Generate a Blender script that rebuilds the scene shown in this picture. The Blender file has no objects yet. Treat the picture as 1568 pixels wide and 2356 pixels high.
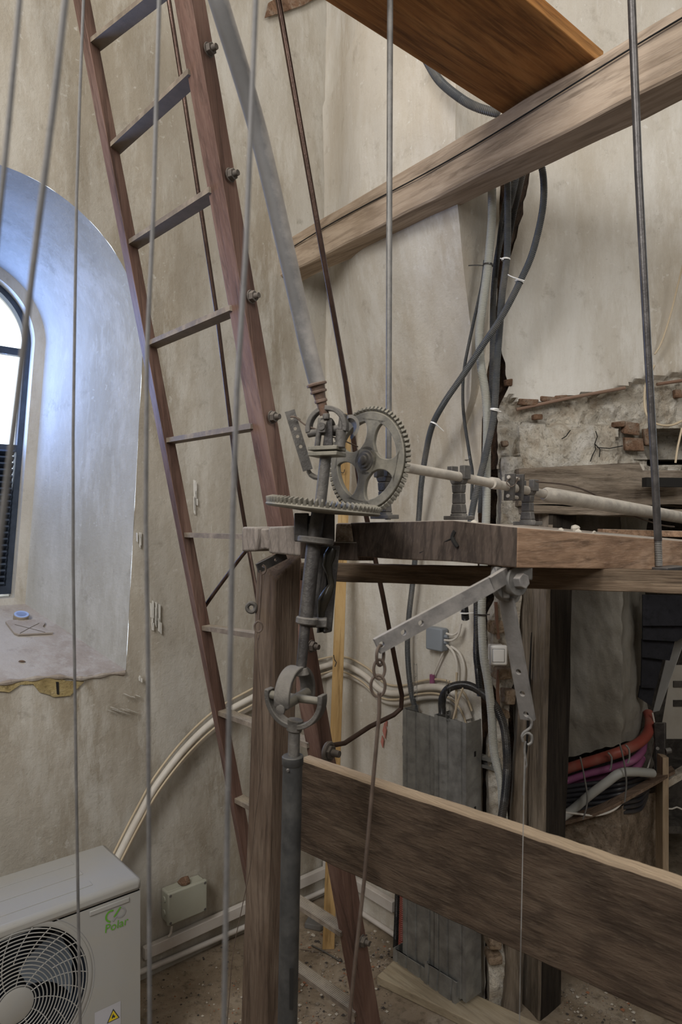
import bpy, math, random
from mathutils import Vector, Matrix, noise
random.seed(7)
V = Vector
F = 1570.0
EYE = 1.6
FZ = 0.09
col = bpy.context.scene.collection
U = V((0.76, 0.65, 0)).normalized()     # runs along the window wall
N = V((0.65, -0.76, 0)).normalized()    # runs along the back wall, towards the viewer
Z = V((0, 0, 1))
CR = V((-0.06, 2.76, 0))                # room corner

def P(x, y, Y):
    return V(((x-784)/F*Y, Y, EYE-(y-1200)/F*Y))
def YL(x):
    r = (x-784)/F; s = (-.06-2.76*r)/(1.17-r); return 2.76-s
def YB(x):
    r = (x-784)/F; t = (2.76*r+.06)/(.65+.76*r); return 2.76-.76*t
B0 = V((.4925, 2.11, 0)); W2 = V((.62, .09, 0)); W2n = W2.normalized()
W2N = V((W2n.y, -W2n.x, 0))             # towards the room
def YR(x):
    r = (x-784)/F; k = (B0.y*r-B0.x)/(W2.x-W2.y*r); return B0.y+W2.y*k
def PL(x, y, off=0.): return P(x, y, YL(x)) + N*off
def PB(x, y, off=0.): return P(x, y, YB(x)) - U*off
def PR(x, y, off=0.): return P(x, y, YR(x)) + W2N*off
def PF(x, y, h=0.):                       # on the floor, h above it
    return P(x, y, (EYE-FZ-h)*F/(y-1200))
def lerp(a, b, t): return a+(b-a)*t
def interp(tab, x):
    if x <= tab[0][0]: return tab[0][1]
    for (a, va), (b, vb) in zip(tab, tab[1:]):
        if x <= b: return va+(vb-va)*(x-a)/(b-a)
    return tab[-1][1]
def sstep(a, b, x):
    t = max(0, min(1, (x-a)/(b-a))); return t*t*(3-2*t)

# ---------------------------------------------------------------- mesh builder
class MB:
    def __init__(s): s.v = []; s.f = []
    def add(s, vs, fs):
        b = len(s.v); s.v += [V(p) for p in vs]; s.f += [tuple(i+b for i in f) for f in fs]; return s
    def hexa(s, a):                       # 8 points: bottom loop then top loop
        return s.add(a, [(0,3,2,1),(4,5,6,7),(0,1,5,4),(1,2,6,5),(2,3,7,6),(3,0,4,7)])
    def box(s, c, ex, ey, ez, hx, hy, hz):
        c = V(c)
        q = [(-1,-1),(1,-1),(1,1),(-1,1)]
        return s.hexa([c+ex*hx*i+ey*hy*j-ez*hz for i,j in q]+[c+ex*hx*i+ey*hy*j+ez*hz for i,j in q])
    def prism(s, pts, vec):
        n = len(pts); vec = V(vec)
        return s.add([V(p) for p in pts]+[V(p)+vec for p in pts],
            [tuple(range(n))[::-1], tuple(range(n,2*n))]+[(i,(i+1)%n,n+(i+1)%n,n+i) for i in range(n)])
    def grid(s, nu, nv, fn):
        vs = [fn(i/nu, j/nv) for j in range(nv+1) for i in range(nu+1)]
        fs = [(j*(nu+1)+i, j*(nu+1)+i+1, (j+1)*(nu+1)+i+1, (j+1)*(nu+1)+i) for j in range(nv) for i in range(nu)]
        return s.add(vs, fs)
    def cyl(s, a, b, ra, rb=None, seg=16, caps=True):
        rb = ra if rb is None else rb
        a, b = V(a), V(b); d = (b-a).normalized(); x = d.orthogonal().normalized(); y = d.cross(x)
        vs = []
        for c, r in ((a,ra),(b,rb)):
            vs += [c+(x*math.cos(2*math.pi*i/seg)+y*math.sin(2*math.pi*i/seg))*r for i in range(seg)]
        fs = [(i,(i+1)%seg,seg+(i+1)%seg,seg+i) for i in range(seg)]
        if caps: fs += [tuple(range(seg))[::-1], tuple(range(seg,2*seg))]
        return s.add(vs, fs)
    def lathe(s, o, ax, prof, seg=24, caps=True):    # prof: (distance along axis, radius)
        o = V(o); ax = V(ax).normalized(); x = ax.orthogonal().normalized(); y = ax.cross(x); vs = []
        for h, r in prof:
            vs += [o+ax*h+(x*math.cos(2*math.pi*i/seg)+y*math.sin(2*math.pi*i/seg))*max(r,1e-5) for i in range(seg)]
        fs = [(k*seg+i,k*seg+(i+1)%seg,(k+1)*seg+(i+1)%seg,(k+1)*seg+i) for k in range(len(prof)-1) for i in range(seg)]
        if caps: fs += [tuple(range(seg))[::-1], tuple(range((len(prof)-1)*seg, len(prof)*seg))]
        return s.add(vs, fs)
    def tube(s, pts, r, seg=10, closed=False, spl=True, step=.012, corr=None, rz=None):
        pts = [V(p) for p in pts]
        if spl: pts = spline(pts, corr[0]/2 if corr else step, closed)
        elif corr: pts = resample(pts, corr[0]/2)
        n = len(pts)
        rr = r if callable(r) else (lambda t: r)
        tan = []
        for i in range(n):
            if closed: t = pts[(i+1)%n]-pts[i-1]
            else: t = pts[min(i+1,n-1)]-pts[max(i-1,0)]
            tan.append(t.normalized() if t.length > 1e-9 else V((0,0,1)))
        x = tan[0].orthogonal().normalized(); vs = []
        for i in range(n):
            x = (x-tan[i]*x.dot(tan[i])); x = x.normalized() if x.length > 1e-6 else tan[i].orthogonal().normalized()
            y = tan[i].cross(x); q = rr(i/max(1,n-1))
            if corr and i % 2: q -= corr[1]
            vs += [pts[i]+(x*math.cos(2*math.pi*k/seg)+y*math.sin(2*math.pi*k/seg))*q for k in range(seg)]
        m = n if closed else n-1
        fs = [(i*seg+k, i*seg+(k+1)%seg, ((i+1)%n)*seg+(k+1)%seg, ((i+1)%n)*seg+k) for i in range(m) for k in range(seg)]
        if not closed: fs += [tuple(range(seg))[::-1], tuple(range((n-1)*seg, n*seg))]
        return s.add(vs, fs)
    def band(s, c, e, up, w, R, hw, ht, a0=0, a1=math.pi, n=24):  # flat bar bent into an arc
        c = V(c); vs = []
        for i in range(n+1):
            a = lerp(a0, a1, i/n); d = e*math.cos(a)+up*math.sin(a)
            vs += [c+d*(R-ht)-w*hw, c+d*(R+ht)-w*hw, c+d*(R+ht)+w*hw, c+d*(R-ht)+w*hw]
        fs = [(4*i+k, 4*i+(k+1)%4, 4*i+4+(k+1)%4, 4*i+4+k) for i in range(n) for k in range(4)]
        fs += [(3,2,1,0), (4*n,4*n+1,4*n+2,4*n+3)]
        return s.add(vs, fs)
    def perf(s, p0, p1, wdir, w, th, holes, r):   # flat bar with round holes
        p0, p1 = V(p0), V(p1); L = (p1-p0).length; d = (p1-p0)/L
        wd = (wdir-d*wdir.dot(d)).normalized(); nn = d.cross(wd).normalized(); h = w/2
        def q(a, b, c): return p0+d*a+wd*b+nn*c
        cuts = []; prev = 0.
        for t in holes:
            c = t*L; a, b = max(prev, c-h*.9), min(L, c+h*.9)
            if a > prev: s.hexa([q(prev,-h,-th),q(a,-h,-th),q(a,h,-th),q(prev,h,-th),q(prev,-h,th),q(a,-h,th),q(a,h,th),q(prev,h,th)])
            outer = []; ans = [2*math.pi*(i+.5)/16 for i in range(16)]+[math.atan2(sy, sx) % (2*math.pi) for sx in (b-c, a-c) for sy in (h, -h)]
            ans.sort(); m = len(ans)
            for an in ans:
                cx, sy = math.cos(an), math.sin(an)
                kx = ((b-c) if cx > 0 else (c-a))/max(1e-9,abs(cx)); ky = h/max(1e-9,abs(sy)); k = min(kx, ky)
                outer.append((c+cx*k, sy*k, c+cx*r, sy*r))
            vs = []
            for z in (-th, th):
                vs += [q(o[0],o[1],z) for o in outer]+[q(o[2],o[3],z) for o in outer]
            fs = []
            for i in range(m):
                j = (i+1)%m
                fs += [(i,j,m+j,m+i),(2*m+i,3*m+i,3*m+j,2*m+j),(m+i,m+j,3*m+j,3*m+i),(i,2*m+i,2*m+j,j)]
            s.add(vs, fs); prev = b
        if prev < L: s.hexa([q(prev,-h,-th),q(L,-h,-th),q(L,h,-th),q(prev,h,-th),q(prev,-h,th),q(L,-h,th),q(L,h,th),q(prev,h,th)])
        return s
def resample(pts, step):
    out = []
    for a, b in zip(pts, pts[1:]):
        k = max(1, int((b-a).length/step)); out += [a.lerp(b, i/k) for i in range(k)]
    return out+[pts[-1]]
def spline(p, step, closed=False):
    n = len(p)
    if n < 3: return resample(p, step)
    out = []; m = n if closed else n-1
    for i in range(m):
        if closed: a, b, c, d = p[i-1], p[i], p[(i+1)%n], p[(i+2)%n]
        else: a, b, c, d = p[max(i-1,0)], p[i], p[i+1], p[min(i+2,n-1)]
        k = max(2, int((c-b).length/step)); k = min(k, 400)
        for j in range(k):
            t = j/k
            out.append(.5*((2*b)+(c-a)*t+(2*a-5*b+4*c-d)*t*t+(3*b-a-3*c+d)*t**3))
    if not closed: out.append(p[-1])
    return out

# ---------------------------------------------------------------- objects
def woff(parent):
    o = V((0,0,0)); p = parent
    while p: o += p.location; p = p.parent
    return o
def link(name, mb, mat, parent=None, smooth=True, bevel=0., origin=None, bseg=2):
    me = bpy.data.meshes.new(name)
    off = woff(parent)
    if parent is None:
        if origin is None:
            xs = [v.x for v in mb.v]; ys = [v.y for v in mb.v]; zs = [v.z for v in mb.v]
            origin = V(((min(xs)+max(xs))/2, (min(ys)+max(ys))/2, min(zs)))
        off = V(origin)
    me.from_pydata([v-off for v in mb.v], [], mb.f); me.validate(); me.update()
    import bmesh
    bm = bmesh.new(); bm.from_mesh(me); bmesh.ops.recalc_face_normals(bm, faces=bm.faces)
    bm.to_mesh(me); bm.free()
    o = bpy.data.objects.new(name, me); col.objects.link(o)
    if parent is None: o.location = off
    else: o.parent = parent
    me.materials.append(mat)
    if smooth:
        for p in me.polygons: p.use_smooth = True
        try: me.set_sharp_from_angle(angle=math.radians(38))
        except Exception: pass
    if bevel:
        m = o.modifiers.new('bevel', 'BEVEL'); m.width = bevel; m.segments = bseg; m.limit_method = 'ANGLE'; m.angle_limit = .6
    return o
def thing(name, label, cat, loc, group=None):
    o = bpy.data.objects.new(name, None); col.objects.link(o); o.location = V(loc); o.empty_display_size = .05
    o['label'] = label; o['category'] = cat
    if group: o['group'] = group
    return o
def part(name, mb, mat, parent, label=None, smooth=True, bevel=0., kind=None):
    o = link(name, mb, mat, parent, smooth, bevel)
    if label: o['label'] = label
    if kind: o['kind'] = kind
    return o
def solo(name, mb, mat, label, cat, group=None, smooth=True, bevel=0., kind=None, origin=None):
    o = link(name, mb, mat, None, smooth, bevel, origin)
    o['label'] = label; o['category'] = cat
    if group: o['group'] = group
    if kind: o['kind'] = kind
    return o
def struct(name, mb, mat, label, smooth=True, parent=None, bevel=0.):
    o = link(name, mb, mat, parent, smooth, bevel)
    if parent is None: o['kind'] = 'structure'; o['label'] = label; o['category'] = name.split('_')[0]
    return o

# ---------------------------------------------------------------- materials
def new_mat(name):
    m = bpy.data.materials.new(name); m.use_nodes = True; nt = m.node_tree
    b = nt.nodes['Principled BSDF']; return m, nt, b
def nd(nt, t, **kw):
    n = nt.nodes.new(t)
    for k, v in kw.items():
        if k in n.inputs: n.inputs[k].default_value = v
        else: setattr(n, k, v)
    return n
def ramp(nt, fac, stops):
    r = nt.nodes.new('ShaderNodeValToRGB'); e = r.color_ramp.elements
    while len(e) > 1: e.remove(e[-1])
    e[0].position = stops[0][0]; e[0].color = (*stops[0][1], 1)
    for p, c in stops[1:]:
        q = e.new(p); q.color = (*c, 1)
    nt.links.new(fac, r.inputs[0]); return r.outputs[0]
def mixc(nt, f, a, b, mode='MIX'):
    m = nt.nodes.new('ShaderNodeMix'); m.data_type = 'RGBA'; m.blend_type = mode
    for s, k in ((f,0),(a,6),(b,7)):
        if isinstance(s, (int,float)): m.inputs[k].default_value = s
        elif isinstance(s, tuple): m.inputs[k].default_value = (*s,1) if len(s)==3 else s
        else: nt.links.new(s, m.inputs[k])
    return m.outputs[2]
def coords(nt, scale=(1,1,1), rot=(0,0,0)):
    tc = nt.nodes.new('ShaderNodeTexCoord'); mp = nt.nodes.new('ShaderNodeMapping')
    mp.inputs['Scale'].default_value = scale; mp.inputs['Rotation'].default_value = rot
    nt.links.new(tc.outputs['Object'], mp.inputs['Vector']); return mp.outputs[0]
def noi(nt, vec, scale, det=6, rough=.6, dist=0.):
    n = nd(nt, 'ShaderNodeTexNoise', Scale=scale, Detail=det, Roughness=rough, Distortion=dist)
    nt.links.new(vec, n.inputs['Vector']); return n.outputs['Fac']
def bump(nt, b, h, strength=.4, dist=.01, prev=None):
    n = nd(nt, 'ShaderNodeBump', Strength=strength, Distance=dist)
    nt.links.new(h, n.inputs['Height'])
    if prev is not None: nt.links.new(prev, n.inputs['Normal'])
    nt.links.new(n.outputs[0], b.inputs['Normal']); return n.outputs[0]

def grey(c, k): m = sum(c)/3; return tuple(m+(v-m)*k for v in c)
def plaster(name, base, stain, light, spots=.5, bs=.25):
    base, stain, light = grey(base,.72), grey(stain,.8), grey(light,.6)
    m, nt, b = new_mat(name); c = coords(nt)
    cs = coords(nt, (1.0, 1.0, .28))
    n1 = noi(nt, cs, 2.6, 9, .68, .12); n2 = noi(nt, c, 14, 8, .7); n3 = noi(nt, c, 1.1, 3, .5)
    n4 = noi(nt, c, 70, 4, .7); n5 = noi(nt, cs, 11, 9, .75, .15)
    k = ramp(nt, n1, [(.36, stain), (.5, base), (.66, light)])
    k = mixc(nt, ramp(nt, n5, [(.47,(0,0,0)),(.6,(.75,.75,.75))]), k, light)
    k = mixc(nt, ramp(nt, n3, [(.42,(0,0,0)),(.6,(.55,.55,.55))]), k, stain)
    k = mixc(nt, ramp(nt, n2, [(.30,(.45,.45,.45)),(.42,(0,0,0))]), k, tuple(v*.72 for v in stain))
    k = mixc(nt, ramp(nt, n4, [(.25,(spots,)*3),(.33,(0,0,0))]), k, tuple(v*.45 for v in stain))
    cf = coords(nt, (60, 60, 7), (.12,.1,0)); n6 = noi(nt, cf, 1., 5, .7)
    k = mixc(nt, ramp(nt, n6, [(.60,(0,0,0)),(.72,(.4,.4,.4))]), k, light)
    k = mixc(nt, ramp(nt, n6, [(.26,(.35,.35,.35)),(.38,(0,0,0))]), k, tuple(v*.8 for v in stain))
    n7 = noi(nt, c, 38, 3, .6)
    k = mixc(nt, ramp(nt, n7, [(.66,(0,0,0)),(.70,(.5,.5,.5))]), k, light)
    nt.links.new(k, b.inputs['Base Color']); b.inputs['Roughness'].default_value = .92; b.inputs['Specular IOR Level'].default_value = .15
    p = bump(nt, b, n2, bs, .03); bump(nt, b, n4, .3, .004, p)
    return m
def rough_stone(name, a, b2, c2, scale=9, bs=.8):
    m, nt, b = new_mat(name); c = coords(nt)
    n1 = noi(nt, c, scale, 9, .7, .8); n2 = noi(nt, c, scale*7, 6, .7)
    vo = nd(nt, 'ShaderNodeTexVoronoi', Scale=scale*1.6); nt.links.new(c, vo.inputs['Vector'])
    k = ramp(nt, n1, [(.34, a), (.5, b2), (.64, c2)])
    k = mixc(nt, ramp(nt, n2, [(.34,(.6,.6,.6)),(.48,(0,0,0))]), k, tuple(v*.4 for v in a))
    k = mixc(nt, ramp(nt, vo.outputs['Distance'], [(.0,(0,0,0)),(.55,(.0,.0,.0)),(.8,(.35,.35,.35))]), k, tuple(v*.5 for v in a))
    nt.links.new(k, b.inputs['Base Color']); b.inputs['Roughness'].default_value = .95; b.inputs['Specular IOR Level'].default_value = .1
    p = bump(nt, b, n1, bs, .04); bump(nt, b, n2, bs, .008, p); return m
def wood(name, dark, mid, light, axis=V((1,0,0)), s=1., bs=.35, dust=None, rough=.8, ring=.5):
    """grain runs along axis (object space)"""
    m, nt, b = new_mat(name); axis = V(axis).normalized()
    q = axis.rotation_difference(V((1,0,0))).to_euler()
    tc = nt.nodes.new('ShaderNodeTexCoord')
    r = nt.nodes.new('ShaderNodeVectorRotate'); r.rotation_type = 'EULER_XYZ'; r.inputs['Rotation'].default_value = q
    nt.links.new(tc.outputs['Object'], r.inputs['Vector'])
    mp = nt.nodes.new('ShaderNodeMapping'); mp.inputs['Scale'].default_value = (2*s, 26*s, 26*s); nt.links.new(r.outputs[0], mp.inputs[0])
    mp2 = nt.nodes.new('ShaderNodeMapping'); mp2.inputs['Scale'].default_value = (1.3*s, 7*s, 7*s); nt.links.new(r.outputs[0], mp2.inputs[0])
    mp3 = nt.nodes.new('ShaderNodeMapping'); mp3.inputs['Scale'].default_value = (5*s, 150*s, 150*s); nt.links.new(r.outputs[0], mp3.inputs[0])
    n1 = noi(nt, mp.outputs[0], 1.6, 7, .65, .5); n2 = noi(nt, mp2.outputs[0], 1.0, 5, .6, 1.5); n3 = noi(nt, mp3.outputs[0], 1.5, 4, .7)
    wv = nd(nt, 'ShaderNodeTexWave', Scale=2.2, Distortion=9., Detail=3.); wv.bands_direction = 'Y'; nt.links.new(mp2.outputs[0], wv.inputs['Vector'])
    k = ramp(nt, n2, [(.3, dark), (.5, mid), (.7, light)])
    k = mixc(nt, ramp(nt, n1, [(.34,(.75,.75,.75)),(.5,(0,0,0))]), k, tuple(v*.55 for v in dark))
    k = mixc(nt, ramp(nt, wv.outputs['Fac'], [(.0,(ring*.7,)*3),(.35,(0,0,0))]), k, tuple(v*.8 for v in dark))
    k = mixc(nt, ramp(nt, n3, [(.5,(0,0,0)),(.68,(.45,.45,.45))]), k, light)
    if dust:
        g = nt.nodes.new('ShaderNodeNewGeometry'); sx = nt.nodes.new('ShaderNodeSeparateXYZ'); nt.links.new(g.outputs['Normal'], sx.inputs[0])
        k = mixc(nt, ramp(nt, sx.outputs[2], [(.45,(0,0,0)),(.9,(.85,.85,.85))]), k, dust)
    nt.links.new(k, b.inputs['Base Color']); b.inputs['Roughness'].default_value = rough; b.inputs['Specular IOR Level'].default_value = .2
    p = bump(nt, b, n1, bs, .01); bump(nt, b, n3, bs, .003, p); return m
def metal(name, base, dustc=(.36,.33,.28), dust=.5, rough=.5, met=.75, bs=.2, rust=None, dk=.6, d0=.45, d1=.95):
    m, nt, b = new_mat(name); c = coords(nt)
    n1 = noi(nt, c, 28, 7, .65); n2 = noi(nt, c, 160, 4, .7)
    k = ramp(nt, n1, [(.3, tuple(v*.7 for v in base)), (.7, tuple(v*1.25 for v in base))])
    if rust: k = mixc(nt, ramp(nt, noi(nt, c, 12, 8, .7), [(.5,(0,0,0)),(.62,(.9,.9,.9))]), k, rust)
    g = nt.nodes.new('ShaderNodeNewGeometry'); sx = nt.nodes.new('ShaderNodeSeparateXYZ'); nt.links.new(g.outputs['Normal'], sx.inputs[0])
    ad = nd(nt, 'ShaderNodeMath', operation='MULTIPLY_ADD'); nt.links.new(sx.outputs[2], ad.inputs[0]); ad.inputs[1].default_value = dk; nt.links.new(n1, ad.inputs[2])
    f = ramp(nt, ad.outputs[0], [(d0,(dust*.2,)*3),(d1,(dust,)*3)])
    k = mixc(nt, f, k, dustc)
    nt.links.new(k, b.inputs['Base Color'])
    inv = nd(nt, 'ShaderNodeMath', operation='MULTIPLY_ADD'); nt.links.new(f, inv.inputs[0]); inv.inputs[1].default_value = -met; inv.inputs[2].default_value = met
    nt.links.new(inv.outputs[0], b.inputs['Metallic'])
    rr = nd(nt, 'ShaderNodeMath', operation='MULTIPLY_ADD', use_clamp=True); nt.links.new(f, rr.inputs[0]); rr.inputs[1].default_value = .6; rr.inputs[2].default_value = rough
    nt.links.new(rr.outputs[0], b.inputs['Roughness'])
    bump(nt, b, n2, bs, .003); return m
def plastic(name, base, rough=.45, dirt=.2, dirtc=(.25,.21,.16), spec=.4):
    m, nt, b = new_mat(name); c = coords(nt); n1 = noi(nt, c, 12, 6, .6)
    k = mixc(nt, ramp(nt, n1, [(.45,(0,0,0)),(.7,(dirt,)*3)]), base, dirtc)
    nt.links.new(k, b.inputs['Base Color']); b.inputs['Roughness'].default_value = rough; b.inputs['Specular IOR Level'].default_value = spec; return m
# ================================================================ SETTING
M = {}
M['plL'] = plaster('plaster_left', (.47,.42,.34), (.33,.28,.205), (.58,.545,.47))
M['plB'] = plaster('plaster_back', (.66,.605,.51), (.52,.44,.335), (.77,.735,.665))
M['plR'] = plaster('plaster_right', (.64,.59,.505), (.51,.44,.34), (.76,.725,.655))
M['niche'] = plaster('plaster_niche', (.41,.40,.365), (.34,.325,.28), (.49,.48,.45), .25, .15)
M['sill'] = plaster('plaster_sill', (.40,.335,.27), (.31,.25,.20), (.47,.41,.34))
M['rubble'] = rough_stone('rubble_masonry', (.50,.41,.31), (.72,.66,.56), (.84,.80,.73), 11, .8)
M['brick'] = rough_stone('broken_brick', (.24,.14,.09), (.38,.235,.155), (.52,.42,.33), 16, .9)
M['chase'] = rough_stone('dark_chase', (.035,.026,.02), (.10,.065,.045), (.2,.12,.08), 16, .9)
M['concrete'] = plaster('rough_concrete', (.235,.21,.165), (.19,.165,.125), (.30,.275,.225), .9, .3)
M['pier'] = rough_stone('stone_pier', (.22,.17,.12), (.34,.26,.19), (.44,.36,.28), 18, .7)
M['floor'] = rough_stone('dusty_floor', (.22,.17,.12), (.30,.24,.175), (.37,.31,.24), 5, .25)
M['black'] = plastic('void_black', (.012,.011,.01), .9, 0)
M['yellowstone'] = rough_stone('yellow_stone', (.30,.22,.10), (.42,.33,.16), (.5,.41,.24), 10, .5)

def nz(p, s=3., a=.006): return noise.noise(p*s)*a + noise.noise(p*s*4)*a*.35
HC, HZ = 1.22, 2.19
def outer_hw(z): return .44-(2.19-min(z,2.19))*.055
def inner_hw(z): return .265-(2.25-min(z,2.25))*.075
def arch(Lc, zc, zb, hwf, n=48):
    """outline of an arched opening in (L, z), same point count for every loop"""
    out = []; nb = n//4; ns = n//3; na = n
    for i in range(nb): out.append((Lc+hwf(zb)-2*hwf(zb)*i/nb, zb))
    for i in range(ns): z = zb+(zc-zb)*i/ns; out.append((Lc-hwf(z), z))
    R = hwf(zc)
    for i in range(na): a = math.pi*i/na; out.append((Lc-R*math.cos(a), zc+R*math.sin(a)))
    for i in range(ns): z = zc-(zc-zb)*i/ns; out.append((Lc+hwf(z), z))
    return out
def WLp(L, z, d=0.): return CR - U*L - N*d + Z*z    # d = depth into the wall
# left wall sheet around the niche
mb = MB(); hole = arch(HC, HZ, 1.118, outer_hw); n = len(hole); K = 14; vs = []
cc = (HC, 1.85)
for L, z in hole:
    dx, dz = L-cc[0], z-cc[1]; ks = []
    if dx > 0: ks.append((3.6-cc[0])/dx)
    if dx < 0: ks.append((-.12-cc[0])/dx)
    if dz > 0: ks.append((4.5-cc[1])/dz)
    if dz < 0: ks.append((-.1-cc[1])/dz)
    k = min(ks)
    for j in range(K+1):
        t = (j/K)**1.3; q = 1+(k-1)*t; l2, z2 = cc[0]+dx*q, cc[1]+dz*q
        p = WLp(l2, z2); w = nz(p, 2.2, .012)*min(1, j/2)
        if j == 0: w += .004*noise.noise(p*30)
        vs.append(p+N*w)
fs = [(i*(K+1)+j, ((i+1)%n)*(K+1)+j, ((i+1)%n)*(K+1)+j+1, i*(K+1)+j+1) for i in range(n) for j in range(K)]
# fill the four far corners
mb.add(vs, fs)
for (lc, zc2) in ((-.12,-.1),(3.6,-.1),(3.6,4.5),(-.12,4.5)):
    # nearest outline rim points on both sides of the corner
    rim = [(i, vs[i*(K+1)+K]) for i in range(n)]
    c = WLp(lc, zc2)
    best = min(range(n), key=lambda i: ((rim[i][1]-c).length + (rim[(i+1)%n][1]-c).length))
    b0 = len(mb.v); mb.v.append(c); mb.f.append((best*(K+1)+K, ((best+1)%n)*(K+1)+K, b0))
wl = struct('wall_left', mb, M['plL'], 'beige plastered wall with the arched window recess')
# niche splay
mb = MB(); inner = arch(1.215, 2.25, 1.306, inner_hw)
KS = 8; vs = []
for (a, b) in zip(hole, inner):
    for j in range(KS+1):
        t = j/KS; p = WLp(lerp(a[0],b[0],t), lerp(a[1],b[1],t), .45*t)
        vs.append(p+N*nz(p, 4, .006)*(1 if 0 < j < KS else 0))
nb = 48//4
fsS, fsO = [], []
for i in range(n):
    for j in range(KS):
        f = (i*(KS+1)+j, ((i+1)%n)*(KS+1)+j, ((i+1)%n)*(KS+1)+j+1, i*(KS+1)+j+1)
        (fsS if i < nb else fsO).append(f)
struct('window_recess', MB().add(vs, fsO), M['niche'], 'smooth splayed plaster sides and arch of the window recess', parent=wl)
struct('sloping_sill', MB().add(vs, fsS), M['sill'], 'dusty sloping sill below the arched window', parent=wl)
mb = MB(); i2 = arch(1.215, 2.25, 1.33, lambda z: inner_hw(z)-.036)
vs = [WLp(l, z, .45) for l, z in inner]+[WLp(l, z, .455) for l, z in i2]+[WLp(l, z, .60) for l, z in i2]
fs = [(k*n+i, k*n+(i+1)%n, (k+1)*n+(i+1)%n, (k+1)*n+i) for k in range(2) for i in range(n)]
struct('window_surround', MB().add(vs, fs), M['plL'], 'rough plaster surround of the arched window', parent=wl, smooth=False)
# broken plaster under the sill
mb = MB(); pts = [(-20,1588),(20,1592),(45,1575),(75,1573),(90,1592),(112,1598),(122,1603),(160,1600),(178,1582),(192,1568),(150,1566),(128,1556),(80,1562),(30,1572),(-20,1578)]
for a, b in ((0,None),):
    q = [PL(x, y, .006) for x, y in pts]; mb.prism(q, -N*.02)
struct('bare_stone_patch', mb, M['yellowstone'], 'yellow stone bared where plaster fell off', parent=wl, smooth=False)
mb = MB(); mb.prism([PL(127,1568,.008), PL(133,1568,.008), PL(134,1597,.008), PL(129,1596,.008)], -N*.004)
struct('joint', mb, M['black'], 'dark joint', parent=wl, smooth=False)
mb = MB(); mb.tube([PL(-60,1585,.0), PL(0,1572,.004), PL(60,1563,.002), PL(125,1556,.004), PL(190,1560,.004), PL(240,1552,.0), PL(286,1547,0)], lambda t: .007+.003*math.sin(t*40), 8)
struct('crumbled_edge', mb, M['sill'], 'crumbled plaster edge', parent=wl)

# window itself
g, nt, b = new_mat('window_glass'); nt.nodes.remove(b)
gl = nd(nt, 'ShaderNodeBsdfGlossy', Roughness=.05); tr = nd(nt, 'ShaderNodeBsdfTransparent'); mx = nd(nt, 'ShaderNodeMixShader', Fac=.06)
nt.links.new(tr.outputs[0], mx.inputs[1]); nt.links.new(gl.outputs[0], mx.inputs[2]); nt.links.new(mx.outputs[0], nt.nodes['Material Output'].inputs[0])
M['glass'] = g
M['bluemetal'] = metal('dark_window_metal', (.035,.05,.08), (.1,.12,.15), .15, .5, .3)
fw = lambda z: inner_hw(z)-.036
o1 = arch(1.215, 2.25, 1.34, lambda z: fw(z)); o2 = arch(1.215, 2.25, 1.37, lambda z: fw(z)-.02)
vs = []
for d in (.50, .535):
    vs += [WLp(l, z, d) for l, z in o1]+[WLp(l, z, d) for l, z in o2]
fs = []
for i in range(n):
    j = (i+1)%n
    fs += [(i,j,n+j,n+i),(2*n+i,3*n+i,3*n+j,2*n+j),(n+i,n+j,3*n+j,3*n+i),(i,2*n+i,2*n+j,j)]
win = struct('window_1', MB().add(vs, fs), M['bluemetal'], 'arched window with metal frame, bright daylight behind')
mb = MB(); mb.box(WLp(1.215, 2.215, .517), U, N, Z, .2, .013, .013); mb.box(WLp(1.215, 1.865, .517), U, N, Z, .185, .016, .012)
mb.box(WLp(1.215, 2.06, .517), U, N, Z, .010, .012, .18)
struct('glazing_bar', mb, M['bluemetal'], 'dark glazing bars', parent=win)
mb = MB(); mb.add([WLp(l, z, .53) for l, z in o2], [tuple(range(n))]); struct('pane', mb, M['glass'], 'window glass', parent=win, smooth=False)
mb = MB()
for i in range(22):
    z = 1.375+i*.0225; w = fw(z)-.028
    mb.box(WLp(1.215, z, .500), U, (N+Z*.6).normalized(), (Z-N*.6).normalized(), w, .012, .0035)
mb.box(WLp(1.215, 1.62, .522), U, N, Z, .168, .004, .25)
struct('louvre_panel', mb, M['bluemetal'], 'closed louvre below the glass', parent=win, smooth=False)

M['flake'] = plaster('flaked_plaster', (.70,.68,.63), (.6,.57,.5), (.78,.76,.72))
random.seed(21)
def scratch(x, y, w, h, k, lean=0.):
    mb = MB()
    for i in range(k):
        xx = x+random.uniform(-w,w); yy = y+random.uniform(-h,h)*.5; l = h*random.uniform(.3,.9); t = random.uniform(1.,2.6)
        dx = lean*l
        mb.prism([PL(xx-t,yy-l*.5,.0135), PL(xx+t,yy-l*.45,.0135), PL(xx+t*.8+dx,yy+l*.5,.0135), PL(xx-t*.5+dx,yy+l*.4,.0135)], -N*.006)
    struct('plaster_scratch', mb, M['flake'], 'pale scratches in the plaster', parent=wl, smooth=False)
scratch(446,1150,4,50,6); scratch(356,1425,12,50,10); scratch(275,1632,35,12,7,2.5); scratch(315,1245,6,40,4); scratch(300,1600,20,10,3,2.0); scratch(318,1560,5,12,3)
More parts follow.
